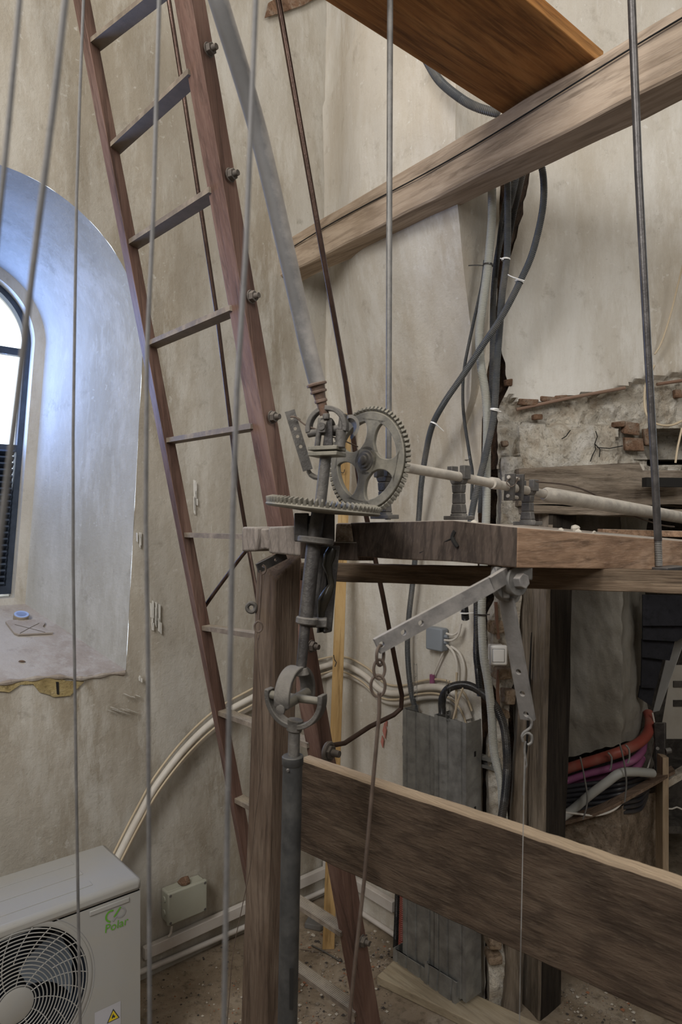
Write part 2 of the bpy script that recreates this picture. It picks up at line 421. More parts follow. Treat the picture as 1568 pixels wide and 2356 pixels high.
# ---------------------------------------------------------------- back wall (between the window wall and the cables)
def zpix(y, D): return EYE+(1200-y)/F*D
xr_tab = [(1.9,1068),(2.0,1095),(2.16,1115),(2.3,1122),(2.42,1132),(2.55,1140),(4.5,1140)]
D_tab = [(1.82,0.),(2.0,.02),(2.16,.06),(2.3,.10),(2.42,.14),(2.55,.17),(2.7,.18),(4.5,.18)]
edge_tab = [(0,1118),(.5,1118),(1.0,1108),(1.15,1098),(1.3,1090),(1.5,1098),(1.75,1108),(1.95,1110),(2.1,1122),(2.3,1140),(2.55,1150),(2.8,1152),(4.5,1152)]
def tb(x): r = (x-784)/F; return (2.76*r+.06)/(.65+.76*r)
SC = V((.65,-.76,0)).length
rib_tab = [(1.7,820),(1.95,806),(2.15,798),(2.4,775),(2.6,740),(2.75,690),(2.95,610),(3.1,540),(3.2,500)]
mb = MB(); NU, NVv = 110, 150
def fB(u, v):
    z = -.1+4.6*v
    te = tb(interp(edge_tab, z)+4*noise.noise(V((0,0,z*9)))+3*noise.noise(V((3,0,z*30))))
    tr = min(tb(interp(xr_tab, z)), te-.012)
    # columns: 0..88 up to the edge, 89..110 beyond it
    if u <= .8: t = -.02+(tr+.02)*(u/.8)
    else: t = tr+(te-tr)*((u-.8)/.2)
    D = interp(D_tab, z)
    d = D*sstep(.0, .55, u/.8) if u <= .8 else 0.
    # shallow rib of the vault
    p = CR+V((.65,-.76,0))*t+Z*z
    if u <= .8 and 1.7 < z < 3.3:
        xx = 784+F*p.x/p.y; e = interp(rib_tab, z)
        d += .012*sstep(-10, 16, xx-e)*sstep(1.7,1.9,z)
    if u >= .999: p = p+U*.05
    w = nz(p, 2.5, .012)
    return p-U*(d+w)
mb.grid(NU, NVv, fB)
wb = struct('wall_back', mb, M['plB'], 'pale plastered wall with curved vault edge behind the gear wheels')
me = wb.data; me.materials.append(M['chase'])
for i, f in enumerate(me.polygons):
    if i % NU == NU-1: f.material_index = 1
mb = MB()
for (x, y, w, h) in ((889,1680,4,18),(884,1705,3,14),(893,1662,2,8)): mb.prism([PB(x-w,y,.013), PB(x,y-h,.013), PB(x+w,y-3,.013), PB(x+w*.4,y+h,.013)], U*.004)
struct('red_paint_dab', mb, plastic('red_chalk', (.55,.22,.18), .9, .3), 'faint red paint dab', parent=wb, smooth=False)
# chase behind the cables
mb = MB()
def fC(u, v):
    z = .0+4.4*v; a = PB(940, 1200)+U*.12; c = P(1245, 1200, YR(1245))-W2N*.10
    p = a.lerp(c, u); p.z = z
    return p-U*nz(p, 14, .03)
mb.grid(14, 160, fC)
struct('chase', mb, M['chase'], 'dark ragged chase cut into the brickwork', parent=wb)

# ---------------------------------------------------------------- right wall
LZ0, LZ1 = 1.655, 1.775
def kx(x): r = (x-784)/F; return (B0.y*r-B0.x)/(W2.x-W2.y*r)
el_tab = [(1.77,1152),(1.9,1150),(1.98,1158),(2.02,1170),(2.1,1160),(2.15,1152),(2.25,1150),(2.35,1160),(2.45,1180),(2.55,1200),(2.68,1218),(2.76,1212),(2.85,1150),(3.2,1150),(4.5,1150)]
pl_tab = [(1140,925),(1178,912),(1200,935),(1240,930),(1300,915),(1350,910),(1400,905),(1440,893),(1455,880),(1480,872),(1520,872),(1568,858),(1700,850),(2600,850)]
mb = MB()
def fR(u, v):
    z = LZ1-.01+2.75*(v**1.7)
    x0 = interp(el_tab, z)+3*noise.noise(V((0,5,z*11)))+5*noise.noise(V((3,0,z*28)))
    k0 = kx(x0); k = k0+(3.4-k0)*(u**1.9); p = B0+W2*k+Z*z
    xx = 784+F*p.x/p.y; yy = 1200-F*(p.z-EYE)/p.y
    yb = interp(pl_tab, xx)+6*noise.noise(V((xx*.03,0,0)))+3*noise.noise(V((xx*.12,3,0)))
    inpl = sstep(4, -4, yy-yb)
    w = nz(p, 2.5, .010)*inpl
    q = p*16; rub = .03*abs(noise.noise(q))+.014*noise.noise(p*45)+.018*noise.noise(p*7)
    d = -.035*(1-inpl)+w+rub*(1-inpl)
    if inpl < .5:                                        # the old render coat under the ledge
        c2 = 1000+8*noise.noise(V((xx*.03,9,0)))
        if 1195 < xx < 1425 and yy > 975+14*noise.noise(V((xx*.02,1,4))): d = -.008+.012*noise.noise(p*9)+.003*noise.noise(p*40)
        if xx > 1508 and 985 < yy < 1068: d = -.16
    if u == 0: p = p+W2n*.0-W2N*.09
    return p+W2N*d
mb.grid(170, 150, fR)
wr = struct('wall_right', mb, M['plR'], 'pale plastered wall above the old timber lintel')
# rubble belt takes its own material by height and plaster edge
me = wr.data; me.materials.append(M['rubble']); me.materials.append(M['chase']); off = wr.location
for f in me.polygons:
    c = f.center+off; xx = 784+F*c.x/c.y; yy = 1200-F*(c.z-EYE)/c.y
    if yy > interp(pl_tab, xx)+6*noise.noise(V((xx*.03,0,0)))+3*noise.noise(V((xx*.12,3,0))): f.material_index = 1
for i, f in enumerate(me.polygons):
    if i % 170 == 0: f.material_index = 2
# bricks bared in the rubble
random.seed(3)
mb = MB()
for (x, y, w, h) in [(1215,925,26,9),(1262,918,22,8),(1290,915,16,6),(1452,985,20,17),(1458,1022,24,18),(1425,975,14,8),(1560,905,8,12),(1490,1005,10,24),(1236,960,14,8),(1170,880,9,10),(1162,1020,9,8)]:
    a = PR(x, y, .0); Yd = YR(x)
    mb.box(a-W2N*.008, (W2n+Z*random.uniform(-.12,.12)).normalized(), W2N, (Z+W2n*random.uniform(-.15,.15)).normalized(), w*Yd/F*.9, .012, h*Yd/F*.8)
mb.v = [p+V((noise.noise(p*55),noise.noise(p*55+V((3,0,0))),noise.noise(p*55+V((0,3,0)))))*.006 for p in mb.v]
bk = struct('bare_brick', mb, M['brick'], 'reddish bricks showing through fallen plaster', parent=wr, bevel=.004)
mb = MB()
for pts in ([(1368,992),(1372,1005),(1366,1022),(1368,1034),(1360,1050),(1356,1062)],[(1366,1022),(1378,1034),(1376,1052)],[(1372,1030),(1400,1032),(1430,1026)],[(1310,990),(1300,1004),(1290,1010)]):
    mb.tube([PR(x, y, .004) for x, y in pts], .0016, 5, spl=False)
struct('crack', mb, M['black'], 'dark crack lines', parent=wr)
mb = MB()   # jamb of broken masonry left of the timber pillar
jt = [(.0,1120,1165),(.9,1120,1165),(1.05,1150,1172),(1.1,1128,1180),(1.3,1126,1195),(1.36,1140,1200),(1.5,1148,1200),(1.80,1150,1200)]
def fJ(u, v):
    z = 1.80*v; a = interp([(q[0],q[1]) for q in jt], z)+4*noise.noise(V((0,5,z*25))); b = interp([(q[0],q[2]) for q in jt], z)
    p = P(lerp(a,b,u), 1200, YR(1150)+.01); p.z = z
    if u == 0: p += V((.01,.08,0))
    return p+V((0,-1,0))*(.025*noise.noise(p*13)+.012*noise.noise(p*35))
mb.grid(14, 120, fJ)
struct('rubble_jamb', mb, M['rubble'], 'broken masonry jamb beside the timber pillar', parent=wr)
mb = MB()
for (x, y, w, h) in [(1140,1442,14,16),(1152,1545,16,12),(1165,1600,14,18),(1150,1640,16,12),(1128,2110,14,10),(1132,2160,16,16),(1126,2080,13,8),(1134,2200,16,10)]:
    mb.box(P(x, y, 2.115), (W2n+Z*random.uniform(-.15,.15)).normalized(), W2N, Z, w*2.1/F, .03, h*2.1/F*.9)
mb.v = [p+V((noise.noise(p*55),noise.noise(p*55+V((3,0,0))),noise.noise(p*55+V((0,3,0)))))*.010 for p in mb.v]
M['brickp'] = rough_stone('pale_brick', (.34,.24,.16), (.50,.37,.26), (.62,.51,.40), 16, .9)
struct('jamb_brick', mb, M['brickp'], 'worn bricks of the jamb', parent=wr, bevel=.006)

# ---------------------------------------------------------------- floor with a cable pit
pit = [PF(918,2215), PF(1020,2240), PF(1130,2350), PF(1060,2420)]
mb = MB()
X0, X1, Y0, Y1 = -3.4, 4.2, -3.2, 4.6
xs = sorted(set([X0+i*.2 for i in range(39)])); 
def fF(u, v):
    x, y = lerp(X0,X1,u), lerp(Y0,Y1,v); return V((x, y, FZ+.006*noise.noise(V((x*2,y*2,0)))))
mb.grid(190, 195, fF)
hp_ = [PF(900,2203), PF(962,2200), PF(1075,2290), PF(930,2248)]
def inside(c):
    r = 0
    for i in range(4):
        a, b = hp_[i], hp_[(i+1)%4]; s = (b.x-a.x)*(c.y-a.y)-(b.y-a.y)*(c.x-a.x); r += 1 if s > 0 else -1
    return abs(r) == 4
keep = []; fine = []
for f in mb.f:
    c = sum((mb.v[i] for i in f), V((0,0,0)))/4
    if (c-hp_[0]).length < .45 and min((c-h).length for h in hp_) < .12: fine.append(f)
    else: keep.append(f)
for f in fine:                     # finer faces round the hole in the boards
    a, b, c, d = [mb.v[i] for i in f]; n_ = 6; k0 = len(mb.v)
    for j in range(n_+1):
        for i in range(n_+1): mb.v.append(a.lerp(b, i/n_).lerp(d.lerp(c, i/n_), j/n_))
    for j in range(n_):
        for i in range(n_):
            g = (k0+j*(n_+1)+i, k0+j*(n_+1)+i+1, k0+(j+1)*(n_+1)+i+1, k0+(j+1)*(n_+1)+i)
            if not inside((mb.v[g[0]]+mb.v[g[2]])/2): keep.append(g)
mb.f = keep
fl = struct('floor', mb, M['floor'], 'dusty dirty floor strewn with rubble', smooth=True)
mb = MB(); cc_ = sum(hp_, V((0,0,0)))/4; mb.box(V((cc_.x,cc_.y,FZ-.13)), N, U, Z, .25, .12, .1); struct('cable_pit', mb, M['black'], 'dark pit where the cables go down', parent=fl, smooth=False)

# chamber behind the lintel
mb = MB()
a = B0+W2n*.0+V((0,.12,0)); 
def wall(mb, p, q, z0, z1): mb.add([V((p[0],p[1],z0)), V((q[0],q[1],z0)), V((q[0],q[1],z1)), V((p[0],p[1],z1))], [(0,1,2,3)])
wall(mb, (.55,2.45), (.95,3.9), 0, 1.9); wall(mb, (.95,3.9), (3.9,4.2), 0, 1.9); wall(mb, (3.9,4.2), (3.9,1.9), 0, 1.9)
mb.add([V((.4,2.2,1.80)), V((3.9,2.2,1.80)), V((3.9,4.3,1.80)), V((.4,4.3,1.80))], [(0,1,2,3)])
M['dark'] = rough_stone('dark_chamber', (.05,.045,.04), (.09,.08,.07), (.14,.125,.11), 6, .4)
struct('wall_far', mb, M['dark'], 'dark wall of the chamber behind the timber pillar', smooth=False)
# rest of the tower room, behind the viewer
M['pl0'] = plaster('plaster_plain', (.5,.45,.38), (.4,.35,.28), (.6,.56,.48))
A1 = CR-U*3.55; A2 = A1+N*4.4; A3 = V((4.1,-.9,0)); A4 = V((4.0,2.5,0))
for nm, p, q in (('wall_near_left', A1, A2), ('wall_near', A2, A3), ('wall_near_right', A3, A4)):
    mb = MB(); wall(mb, p, q, 0, 4.5); struct(nm, mb, M['pl0'], 'plastered wall', smooth=False)
mb = MB(); mb.add([V((X0,Y0,4.4)), V((X1,Y0,4.4)), V((X1,Y1,4.4)), V((X0,Y1,4.4))], [(0,1,2,3)])
struct('ceiling', mb, M['pl0'], 'plastered ceiling', smooth=False)
# outside the window: nothing but sky
# ================================================================ TIMBERS
M['beam'] = wood('old_beam_wood', (.29,.215,.15), (.42,.325,.24), (.54,.435,.335), N, 1., .35)
M['board'] = wood('orange_board_wood', (.13,.052,.016), (.36,.155,.045), (.52,.26,.085), U, .8, .2, None, .7, .35)
M['post'] = wood('post_wood', (.070,.047,.034), (.108,.076,.055), (.165,.125,.095), Z, 1.6, .4)
M['plank'] = wood('dark_plank_wood', (.048,.032,.022), (.080,.055,.038), (.130,.097,.070), N, 1.1, .8, (.50,.38,.26), .8, 1.0)
M['slab'] = wood('platform_plank_wood', (.20,.12,.075), (.40,.255,.165), (.55,.39,.28), U, 1.6, .3, (.42,.38,.33))
M['slabend'] = wood('platform_end_grain', (.045,.034,.028), (.085,.064,.052), (.135,.105,.085), V((.3,0,1)), 1.2, .3, (.42,.38,.33), .9, .9)
M['lintel'] = wood('weathered_lintel_wood', (.13,.10,.075), (.26,.21,.16), (.38,.32,.26), W2n, 1.3, .9)
M['pillar'] = wood('weathered_pillar_wood', (.10,.08,.06), (.21,.17,.13), (.32,.27,.215), Z, 1.1, .8)
M['gap'] = M['black']

def wobble(mb, a=.002, s=12, cuts=None):
    mb.v = [p+V((noise.noise(p*s), noise.noise(p*s+V((5,0,0))), noise.noise(p*s+V((0,7,0)))))*a for p in mb.v]; return mb
def lbox(a, b, ey, ez, hy0, hz0, hy1=None, hz1=None, n=24, r=.12):
    """long timber from a to b, chamfered octagon section, subdivided"""
    hy1 = hy0 if hy1 is None else hy1; hz1 = hz0 if hz1 is None else hz1
    mb = MB(); c = r; vs = []
    for i in range(n+1):
        t = i/n; hy, hz = lerp(hy0,hy1,t), lerp(hz0,hz1,t); k = min(hy,hz)*c; p = V(a).lerp(V(b), t)
        for sy, sz in ((-hy+k,-hz),(hy-k,-hz),(hy,-hz+k),(hy,hz-k),(hy-k,hz),(-hy+k,hz),(-hy,hz-k),(-hy,-hz+k)):
            vs.append(p+ey*sy+ez*sz)
    fs = [(8*i+k, 8*i+(k+1)%8, 8*i+8+(k+1)%8, 8*i+8+k) for i in range(n) for k in range(8)]
    fs += [tuple(range(8))[::-1], tuple(range(8*n, 8*n+8))]
    return mb.add(vs, fs)

# diagonal roof beam, end socketed in the window wall
bs = V((-.255,2.63,0)); be = bs+V((.617,-.787,0))*2.35
zb0, zb1 = 2.625, 2.605
pL0 = V((bs.x, bs.y, 2.60)); pL1 = V((be.x, be.y, 2.60))
ey = -U
mb = lbox(pL0-V((.617,-.787,0))*.05+U*.055, pL1+U*.055, U, Z, .05, .064, .05, .072, 60, .1)
wobble(mb, .006, 6)
bm_ = solo('roof_beam', mb, M['beam'], 'long rough timber beam rising across the upper right, set into the wall', 'beam')
mb = MB(); mb.tube([p+V((.0,0,0)) for p in [P(700,520,2.48), P(760,488,2.3), P(850,430,2.1), P(960,375,1.96), P(1080,310,1.8), P(1200,262,1.66), P(1330,205,1.52)]], .0028, 6)
mb.v = [v+(-U)*.004 for v in mb.v]
# drying crack follows the visible side of the beam
mb = MB(); d_ = V((.617,-.787,0))
mb.tube([bs+d_*t+Z*(2.612+.008*math.sin(t*5)+.012*t)-U*.001 for t in [i*.06 for i in range(2,30)]], .0022, 6)
part('drying_crack', mb, M['gap'], bm_, 'dark drying crack')
# wide orange board lying on the beam
zb = 2.685
q = [V((.399,1.785,zb)), V((.037-.55,1.413-.56,zb)), V((.388-.75+.2,1.413-.66+.1,zb)), V((.594,1.592,zb))]
a = V((.405,1.792,2.682))+U*.055; w_ = N*.272; L_ = -U*1.35
mb = MB(); mb.hexa([a, a+w_, a+w_+L_, a+L_, a+Z*.036, a+w_+Z*.036, a+w_+L_+Z*.036, a+L_+Z*.036])
solo('wide_board', mb, M['board'], 'wide orange-brown board lying on top of the roof beam', 'board', bevel=.002)
mb = MB(); mb.prism([P(1240,325,1.74), P(1258,347,1.74), P(1298,322,1.70), P(1290,305,1.70)], V((.0,.03,.0)))
solo('wood_wedge', mb, M['board'], 'small orange wood wedge poking out under the roof beam', 'wedge', smooth=False)
mb = MB(); pts = []
for i in range(14):
    an = 2*math.pi*i/14; pts.append(PB(1100+42*math.cos(an), 272+(26+5*math.sin(3*an))*math.sin(an), .05))
mb.prism(pts, -U*.004); struct('socket_hole', mb, M['black'], 'dark hole broken into the wall behind the beam', parent=wb, smooth=False)
mb = MB(); mb.prism([PB(1062,272,.055), PB(1066,258,.055), PB(1084,250,.055), PB(1086,290,.055), PB(1070,292,.055)], -U*.01)
struct('socket_brick', mb, M['brick'], 'orange brick edge of the hole', parent=wb, smooth=False)
mb = MB(); mb.prism([PB(600,42,.03), PB(620,18,.03), PB(650,5,.03), PB(672,-30,.03), PB(640,-40,.03), PB(600,0,.03)], -U*.01)
mb.prism([PL(604,46,.012), PL(612,12,.012), PL(650,-10,.012), PL(735,-40,.012), PL(738,-8,.012), PL(690,18,.012), PL(655,30,.012)], N*.006)
struct('bare_brick', mb, M['brick'], 'orange brick bared high on the wall', parent=wl, smooth=False)

# square post with a notched top
D = 1.36
def px3(x, y, d): return P(x, y, d)
def extrap(p, q, z):
    t = (z-p.z)/(q.z-p.z); return p+(q-p)*t
ridT, ridB = P(634,1336,1.36), P(611,2356,1.36)
lT, lB = P(590,1292,1.405), P(553,2356,1.405)
rT, rB = P(692,1278,1.40), P(656,2356,1.40)
bT, bB = P(648,1262,1.45), P(605,2356,1.45)
bot = [extrap(a, b, FZ) for a, b in ((ridT,ridB),(rT,rB),(bT,bB),(lT,lB))]
top = [ridT, rT, bT, lT]
mb = MB(); n_ = 20; vs = []
for i in range(n_+1):
    for a, b in zip(bot, top): vs.append(a.lerp(b, i/n_))
mb.add(vs, [(4*i+k,4*i+(k+1)%4,4*i+4+(k+1)%4,4*i+4+k) for i in range(n_) for k in range(4)]+[(3,2,1,0),(4*n_,4*n_+1,4*n_+2,4*n_+3)])
wobble(mb, .002, 9)
post = solo('wooden_post', mb, M['post'], 'square weathered brown timber post with notched top beside the pipe', 'post', bevel=.003)

# wide plank sloping across the foreground
pa, pb = P(688,1748,1.40), P(1568,2050,.909)
pd = (pb-pa); pd.z = 0; pd.normalize()
a0 = V((pa.x, pa.y, 1.108)); L = 1.02; hz = .093
side = V((-pd.y, pd.x, 0)); side = side if side.y > 0 else -side
mb = MB(); nn = 60; vs = []
for i in range(nn+1):
    p = a0+pd*(L*i/nn); e = .0022*noise.noise(p*26); k = .003
    zt = 1.113+e-.0*i; zb_ = .925+.0015*noise.noise(p*20)
    for y, z in ((0,zb_+k),(k,zb_),(.03,zb_),(.03,zt),(k,zt),(0,zt-k)):
        q = V((p.x,p.y,0))+side*(y)+Z*z; vs.append(q)
mb.add(vs, [(6*i+k,6*i+(k+1)%6,6*i+6+(k+1)%6,6*i+6+k) for i in range(nn) for k in range(6)]+[(5,4,3,2,1,0),tuple(range(6*nn,6*nn+6))])
solo('foreground_plank', mb, M['plank'], 'wide dark-brown plank with coarse grain crossing the lower right', 'plank')

# rail under the platform
mb = lbox(P(692,1316,1.46)+U*.012, P(1760,1339,1.13)+U*.012, U, Z, .012, .0185, .012, .021, 30)
mb2 = MB(); A_, B_ = P(690,1315,1.46), P(1700,1344,1.10); dd = (B_-A_).normalized(); sd = V((-dd.y,dd.x,0)).normalized()
mb2 = lbox(A_+sd*.015, B_+sd*.015, sd, Z, .014, .019, .014, .019, 40, .1); wobble(mb2, .0015, 20)
M['rail'] = wood('rail_wood', (.07,.05,.035), (.155,.11,.075), (.27,.2,.14), dd, 1.2, .8)
solo('horizontal_rail', mb2, M['rail'], 'thin dark timber rail running from the post beneath the platform plank', 'timber')

# platform plank carrying the drive
Dc, Dd = .99, 1.46
dl = lambda t: lerp(Dc, Dd, t)
tp = [P(805,1203,1.25), P(920,1200,1.19), P(1040,1197,1.10), P(1190,1213,.99), P(1568,1245,1.46), P(1650,1249,1.60)]
bt = [P(820,1281,1.25), P(920,1287,1.19), P(1040,1292,1.10), P(1188,1306,.99), P(1568,1312,1.46), P(1650,1314,1.60)]
tb1, tb0 = P(1120,1204,1.86), P(805,1203,1.25)
backT = [P(1360,1222,1.88), P(1180,1206,1.84), P(860,1201,1.36)]
backB = [v-Z*.05 for v in backT]
n_ = len(tp)+3
top_ = tp+backT; bot_ = bt+backB
mb = MB(); mb.add(top_+bot_, [tuple(range(n_)), tuple(range(n_,2*n_))[::-1]]+[(i,n_+i,n_+(i+1)%n_,(i+1)%n_) for i in range(n_)])
pl = solo('platform_plank', mb, M['slab'], 'thick dusty plank carrying the shaft brackets, orange long edge', 'plank', smooth=False, bevel=.002)
pl.data.materials.append(M['slabend'])
for f in pl.data.polygons:
    c = f.center+pl.location; nrm = f.normal
    if nrm.dot(-U) > .55 and abs(nrm.z) < .5: f.material_index = 1
mb = MB(); mb.tube([P(1046,1222,1.095), P(1040,1236,1.098), P(1046,1250,1.09), P(1052,1258,1.088)], .0035, 6); mb.tube([P(1040,1238,1.098), P(1005,1255,1.128), P(965,1272,1.155)], .0012, 5)
part('split', mb, M['gap'], pl, 'dark split in the end grain', smooth=False)
mb = MB()
for (x,y,Y,r) in ((1322,1216,1.30,.008),(1330,1222,1.28,.005),(1090,1202,1.08,.004),(1290,1221,1.14,.004),(1365,1226,1.2,.004)):
    mb.lathe(P(x,y,Y), Z, [(-r,r*.6),(0,r),(r*.6,r*.7),(r,.1*r)], 8)
wobble(mb, .004, 90)
part('dust_clump', mb, plastic('dust_grey',(.5,.46,.40),.95,.1), pl, 'pale lumps of dust', kind='stuff')
# thin orange batten farther back
mb = lbox(P(1380,1224,1.95), P(1700,1232,1.95), V((0,1,0)), Z, .02, .009, .02, .009, 6)
solo('back_batten', mb, M['slab'], 'thin orange batten behind the platform plank near the steel rod', 'batten')
# block with rounded notch, left of the gear bearing
M['block'] = wood('grey_block_wood', (.17,.145,.13), (.26,.225,.20), (.35,.31,.28), V((.2,.2,1)), 1.5, .5, (.42,.38,.33), .9, .8)
mb = MB(); d0 = 1.29
f1 = [(555,1212),(588,1213),(616,1216),(616,1216),(690,1209),(690,1276),(618,1270),(590,1266),(558,1270)]
mb.hexa([P(555,1270,1.30),P(589,1267,1.27),P(589,1267,1.27)+U*.07,P(555,1270,1.30)+U*.07, P(555,1212,1.30),P(589,1213,1.27),P(589,1213,1.27)+U*.07,P(555,1212,1.30)+U*.07])
mb.hexa([P(616,1273,1.25),P(690,1280,1.21),P(690,1280,1.21)+U*.08,P(616,1273,1.25)+U*.08, P(616,1212,1.25),P(690,1209,1.21),P(690,1209,1.21)+U*.08,P(616,1212,1.25)+U*.08])
mb.hexa([P(588,1264,1.285),P(618,1264,1.265),P(618,1264,1.265)+U*.06,P(588,1264,1.285)+U*.06, P(588,1216,1.285),P(618,1216,1.265),P(618,1216,1.265)+U*.06,P(588,1216,1.285)+U*.06])
blk = solo('notched_block', mb, M['block'], 'short grey timber block with a notch above the wooden post', 'block', bevel=.004)
mb = MB(); mb.hexa([P(690,1285,1.20),P(815,1290,1.23),P(860,1290,1.36),P(720,1285,1.33), P(690,1246,1.20),P(815,1248,1.23),P(860,1246,1.36),P(720,1244,1.33)])
solo('bearing_timber', mb, M['slabend'], 'dark timber wedged between the notched block and platform plank', 'timber', bevel=.002)
mb = MB(); mb.hexa([P(770,1248,1.25),P(812,1248,1.24),P(818,1248,1.33),P(776,1248,1.34), P(772,1204,1.25),P(806,1206,1.24),P(812,1203,1.33),P(778,1202,1.34)]); wobble(mb,.004,50)
solo('split_timber_end', mb, wood('split_timber', (.2,.14,.09),(.42,.34,.27),(.6,.54,.48), U, 1.5, .6), 'small pale splintered timber end under the gears', 'timber', bevel=.002)

# lintel and pillar of the opening
mb = MB(); vs = []; nn = 50
for i in range(nn+1):
    x = lerp(1192, 1640, i/nn); Yd = YR(x)-.05
    yt = lerp(1078,1055, i/nn); yb = 1164-4*math.sin(i*.2)
    if x > 1478: yt = 1082
    a = P(x, yt, Yd); b = P(x, yb, Yd)
    for s_ in range(7):
        q = b.lerp(a, s_/6); q = q+W2N*(.010*noise.noise(V((q.x*3,q.y*3,q.z*45)))+.004*noise.noise(q*40)); vs.append(q)
    vs += [P(x, yt, Yd)+V((0,.16,0)), P(x, yb, Yd)+V((0,.16,0))]
m_ = 9
mb.add(vs, [(m_*i+k, m_*i+(k+1)%m_, m_*(i+1)+(k+1)%m_, m_*(i+1)+k) for i in range(nn) for k in range(m_)]+[tuple(range(m_))[::-1], tuple(range(m_*nn, m_*nn+m_))])
li = solo('timber_lintel', mb, M['lintel'], 'cracked grey-brown timber lintel over the dark opening', 'lintel')
mb = MB(); mb.box(P(1530,1110,2.08), W2n, W2N, Z, .07, .012, .014); part('rotted_slot', mb, M['black'], li, 'dark rotted slot', smooth=False)
mb = lbox(P(1195,1172,2.10), P(1680,1186,2.2), V((0,1,0)), Z, .06, .012, .06, .014, 20); wobble(mb, .005, 14)
solo('lower_lintel_board', mb, M['lintel'], 'grey weathered board directly below the cracked lintel', 'board')

c0T, c0B = P(1268,1178,2.06), P(1238,2356,2.06)
lT, lB = P(1172,1178,2.17), P(1190,2356,2.17)
rT, rB = P(1326,1178,2.14), P(1290,2356,2.14)
kT, kB = P(1235,1178,2.26), P(1240,2356,2.26)
bot = [extrap(a, b, FZ) for a, b in ((c0T,c0B),(rT,rB),(kT,kB),(lT,lB))]; top = [c0T, rT, kT, lT]
mb = MB(); n_ = 40; vs = []
for i in range(n_+1):
    ring = [a.lerp(b, i/n_) for a, b in zip(bot, top)]
    rr = []
    for k in range(4):
        a, b = ring[k], ring[(k+1)%4]
        for t in (.06,.35,.65,.94):
            q = a.lerp(b, t); rr.append(q)
    vs += [q+V((noise.noise(V((q.x*30,q.y*30,q.z*4))), noise.noise(V((q.x*30,9+q.y*30,q.z*4))),0))*.007 for q in rr]
mb.add(vs, [(16*i+k,16*i+(k+1)%16,16*i+16+(k+1)%16,16*i+16+k) for i in range(n_) for k in range(16)]+[tuple(range(16))[::-1],tuple(range(16*n_,16*n_+16))])
pil = solo('timber_pillar', mb, M['pillar'], 'thick dark weathered timber pillar standing under the lintel', 'pillar')
M['pillar_shade'] = wood('shaded_pillar_wood', (.018,.014,.012), (.035,.028,.022), (.06,.05,.04), Z, 1.1, .8)  # shade on the pillar's right face, painted in as near-black wood
pil.data.materials.append(M['pillar_shade'])
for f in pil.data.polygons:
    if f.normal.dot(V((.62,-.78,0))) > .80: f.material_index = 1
mb = MB(); mb.tube([P(1222,1455,2.085), P(1219,1530,2.09), P(1216,1600,2.09), P(1212,1700,2.095), P(1200,1840,2.10), P(1194,1900,2.10)], lambda t: .004*math.sin(math.pi*min(1,t+.1)), 6)
part('crack', mb, M['gap'], pil, 'long dark crack')
# half-round prop beside it
mb = lbox(extrap(P(1198,1640,2.12), P(1178,2200,2.12), FZ), P(1205,1560,2.12), V((1,0,0)), V((0,1,0)), .030, .03, .018, .022, 26, .4); wobble(mb, .006, 9)
solo('leaning_prop', mb, M['pillar'], 'narrow pale weathered wood prop against the left side of the pillar', 'prop')
# ================================================================ LADDER
M['ladder'] = wood('red_brown_ladder_paint', (.085,.048,.037), (.155,.09,.07), (.225,.145,.115), V((.1,0,-1)), 1., .15, None, .6, .2)
M['rung'] = metal('rung_metal', (.14,.105,.08), (.46,.40,.31), .8, .6, .15)
M['bolt'] = metal('bolt_metal', (.10,.085,.075), (.33,.29,.25), .5, .55, .5)
M['rod'] = metal('brown_rod_metal', (.075,.045,.035), (.2,.16,.13), .15, .32, .75)
lad = thing('ladder', 'tall red-brown ladder leaning up the left side past the window', 'ladder', P(800,2500,1.75)*V((1,1,0)) if False else V((.02,1.85,FZ)))
def on(pa, pb, y):      # point on the line pa-pb at pixel row y
    lo, hi = -1., 3.
    for _ in range(60):
        m = (lo+hi)/2; q = pa.lerp(pb, m); yy = 1200-F*(q.z-EYE)/q.y
        if yy < y: lo = m
        else: hi = m
    return pa.lerp(pb, lo)
# reference lines: inner-front edges of the stiles
Ra, Rb = P(400,0,1.495), P(815,2356,1.77)
Rdir = (Rb-Ra).normalized(); rd = V((-.682,.731,0))       # rung direction, right to left and away
La, Lb = P(183,0,1.787), P(560,2030,2.05)
Ldir = (Lb-La).normalized()
out = Rdir.cross(rd).normalized()
out = out if out.y < 0 else -out       # faces the viewer
def line_to(a, b, z): return a+(b-a)*((z-a.z)/(b.z-a.z))
def stile(a, b, w_in, dep, name='stile'):
    """a-b is the edge nearest the viewer on the rung side"""
    a, b = line_to(a, b, 3.25), line_to(a, b, FZ); mb = MB(); n_ = 30; vs = []
    for i in range(n_+1):
        p = a.lerp(b, i/n_)
        for s, t in ((.002,0),(w_in,0),(w_in,dep),(.0,dep),(0,.002)):
            vs.append(p-rd*s-out*t)
    mb.add(vs, [(5*i+k,5*i+(k+1)%5,5*i+5+(k+1)%5,5*i+5+k) for i in range(n_) for k in range(5)]+[(4,3,2,1,0),tuple(range(5*n_,5*n_+5))])
    return part(name, mb, M['ladder'], lad, bevel=.0015)
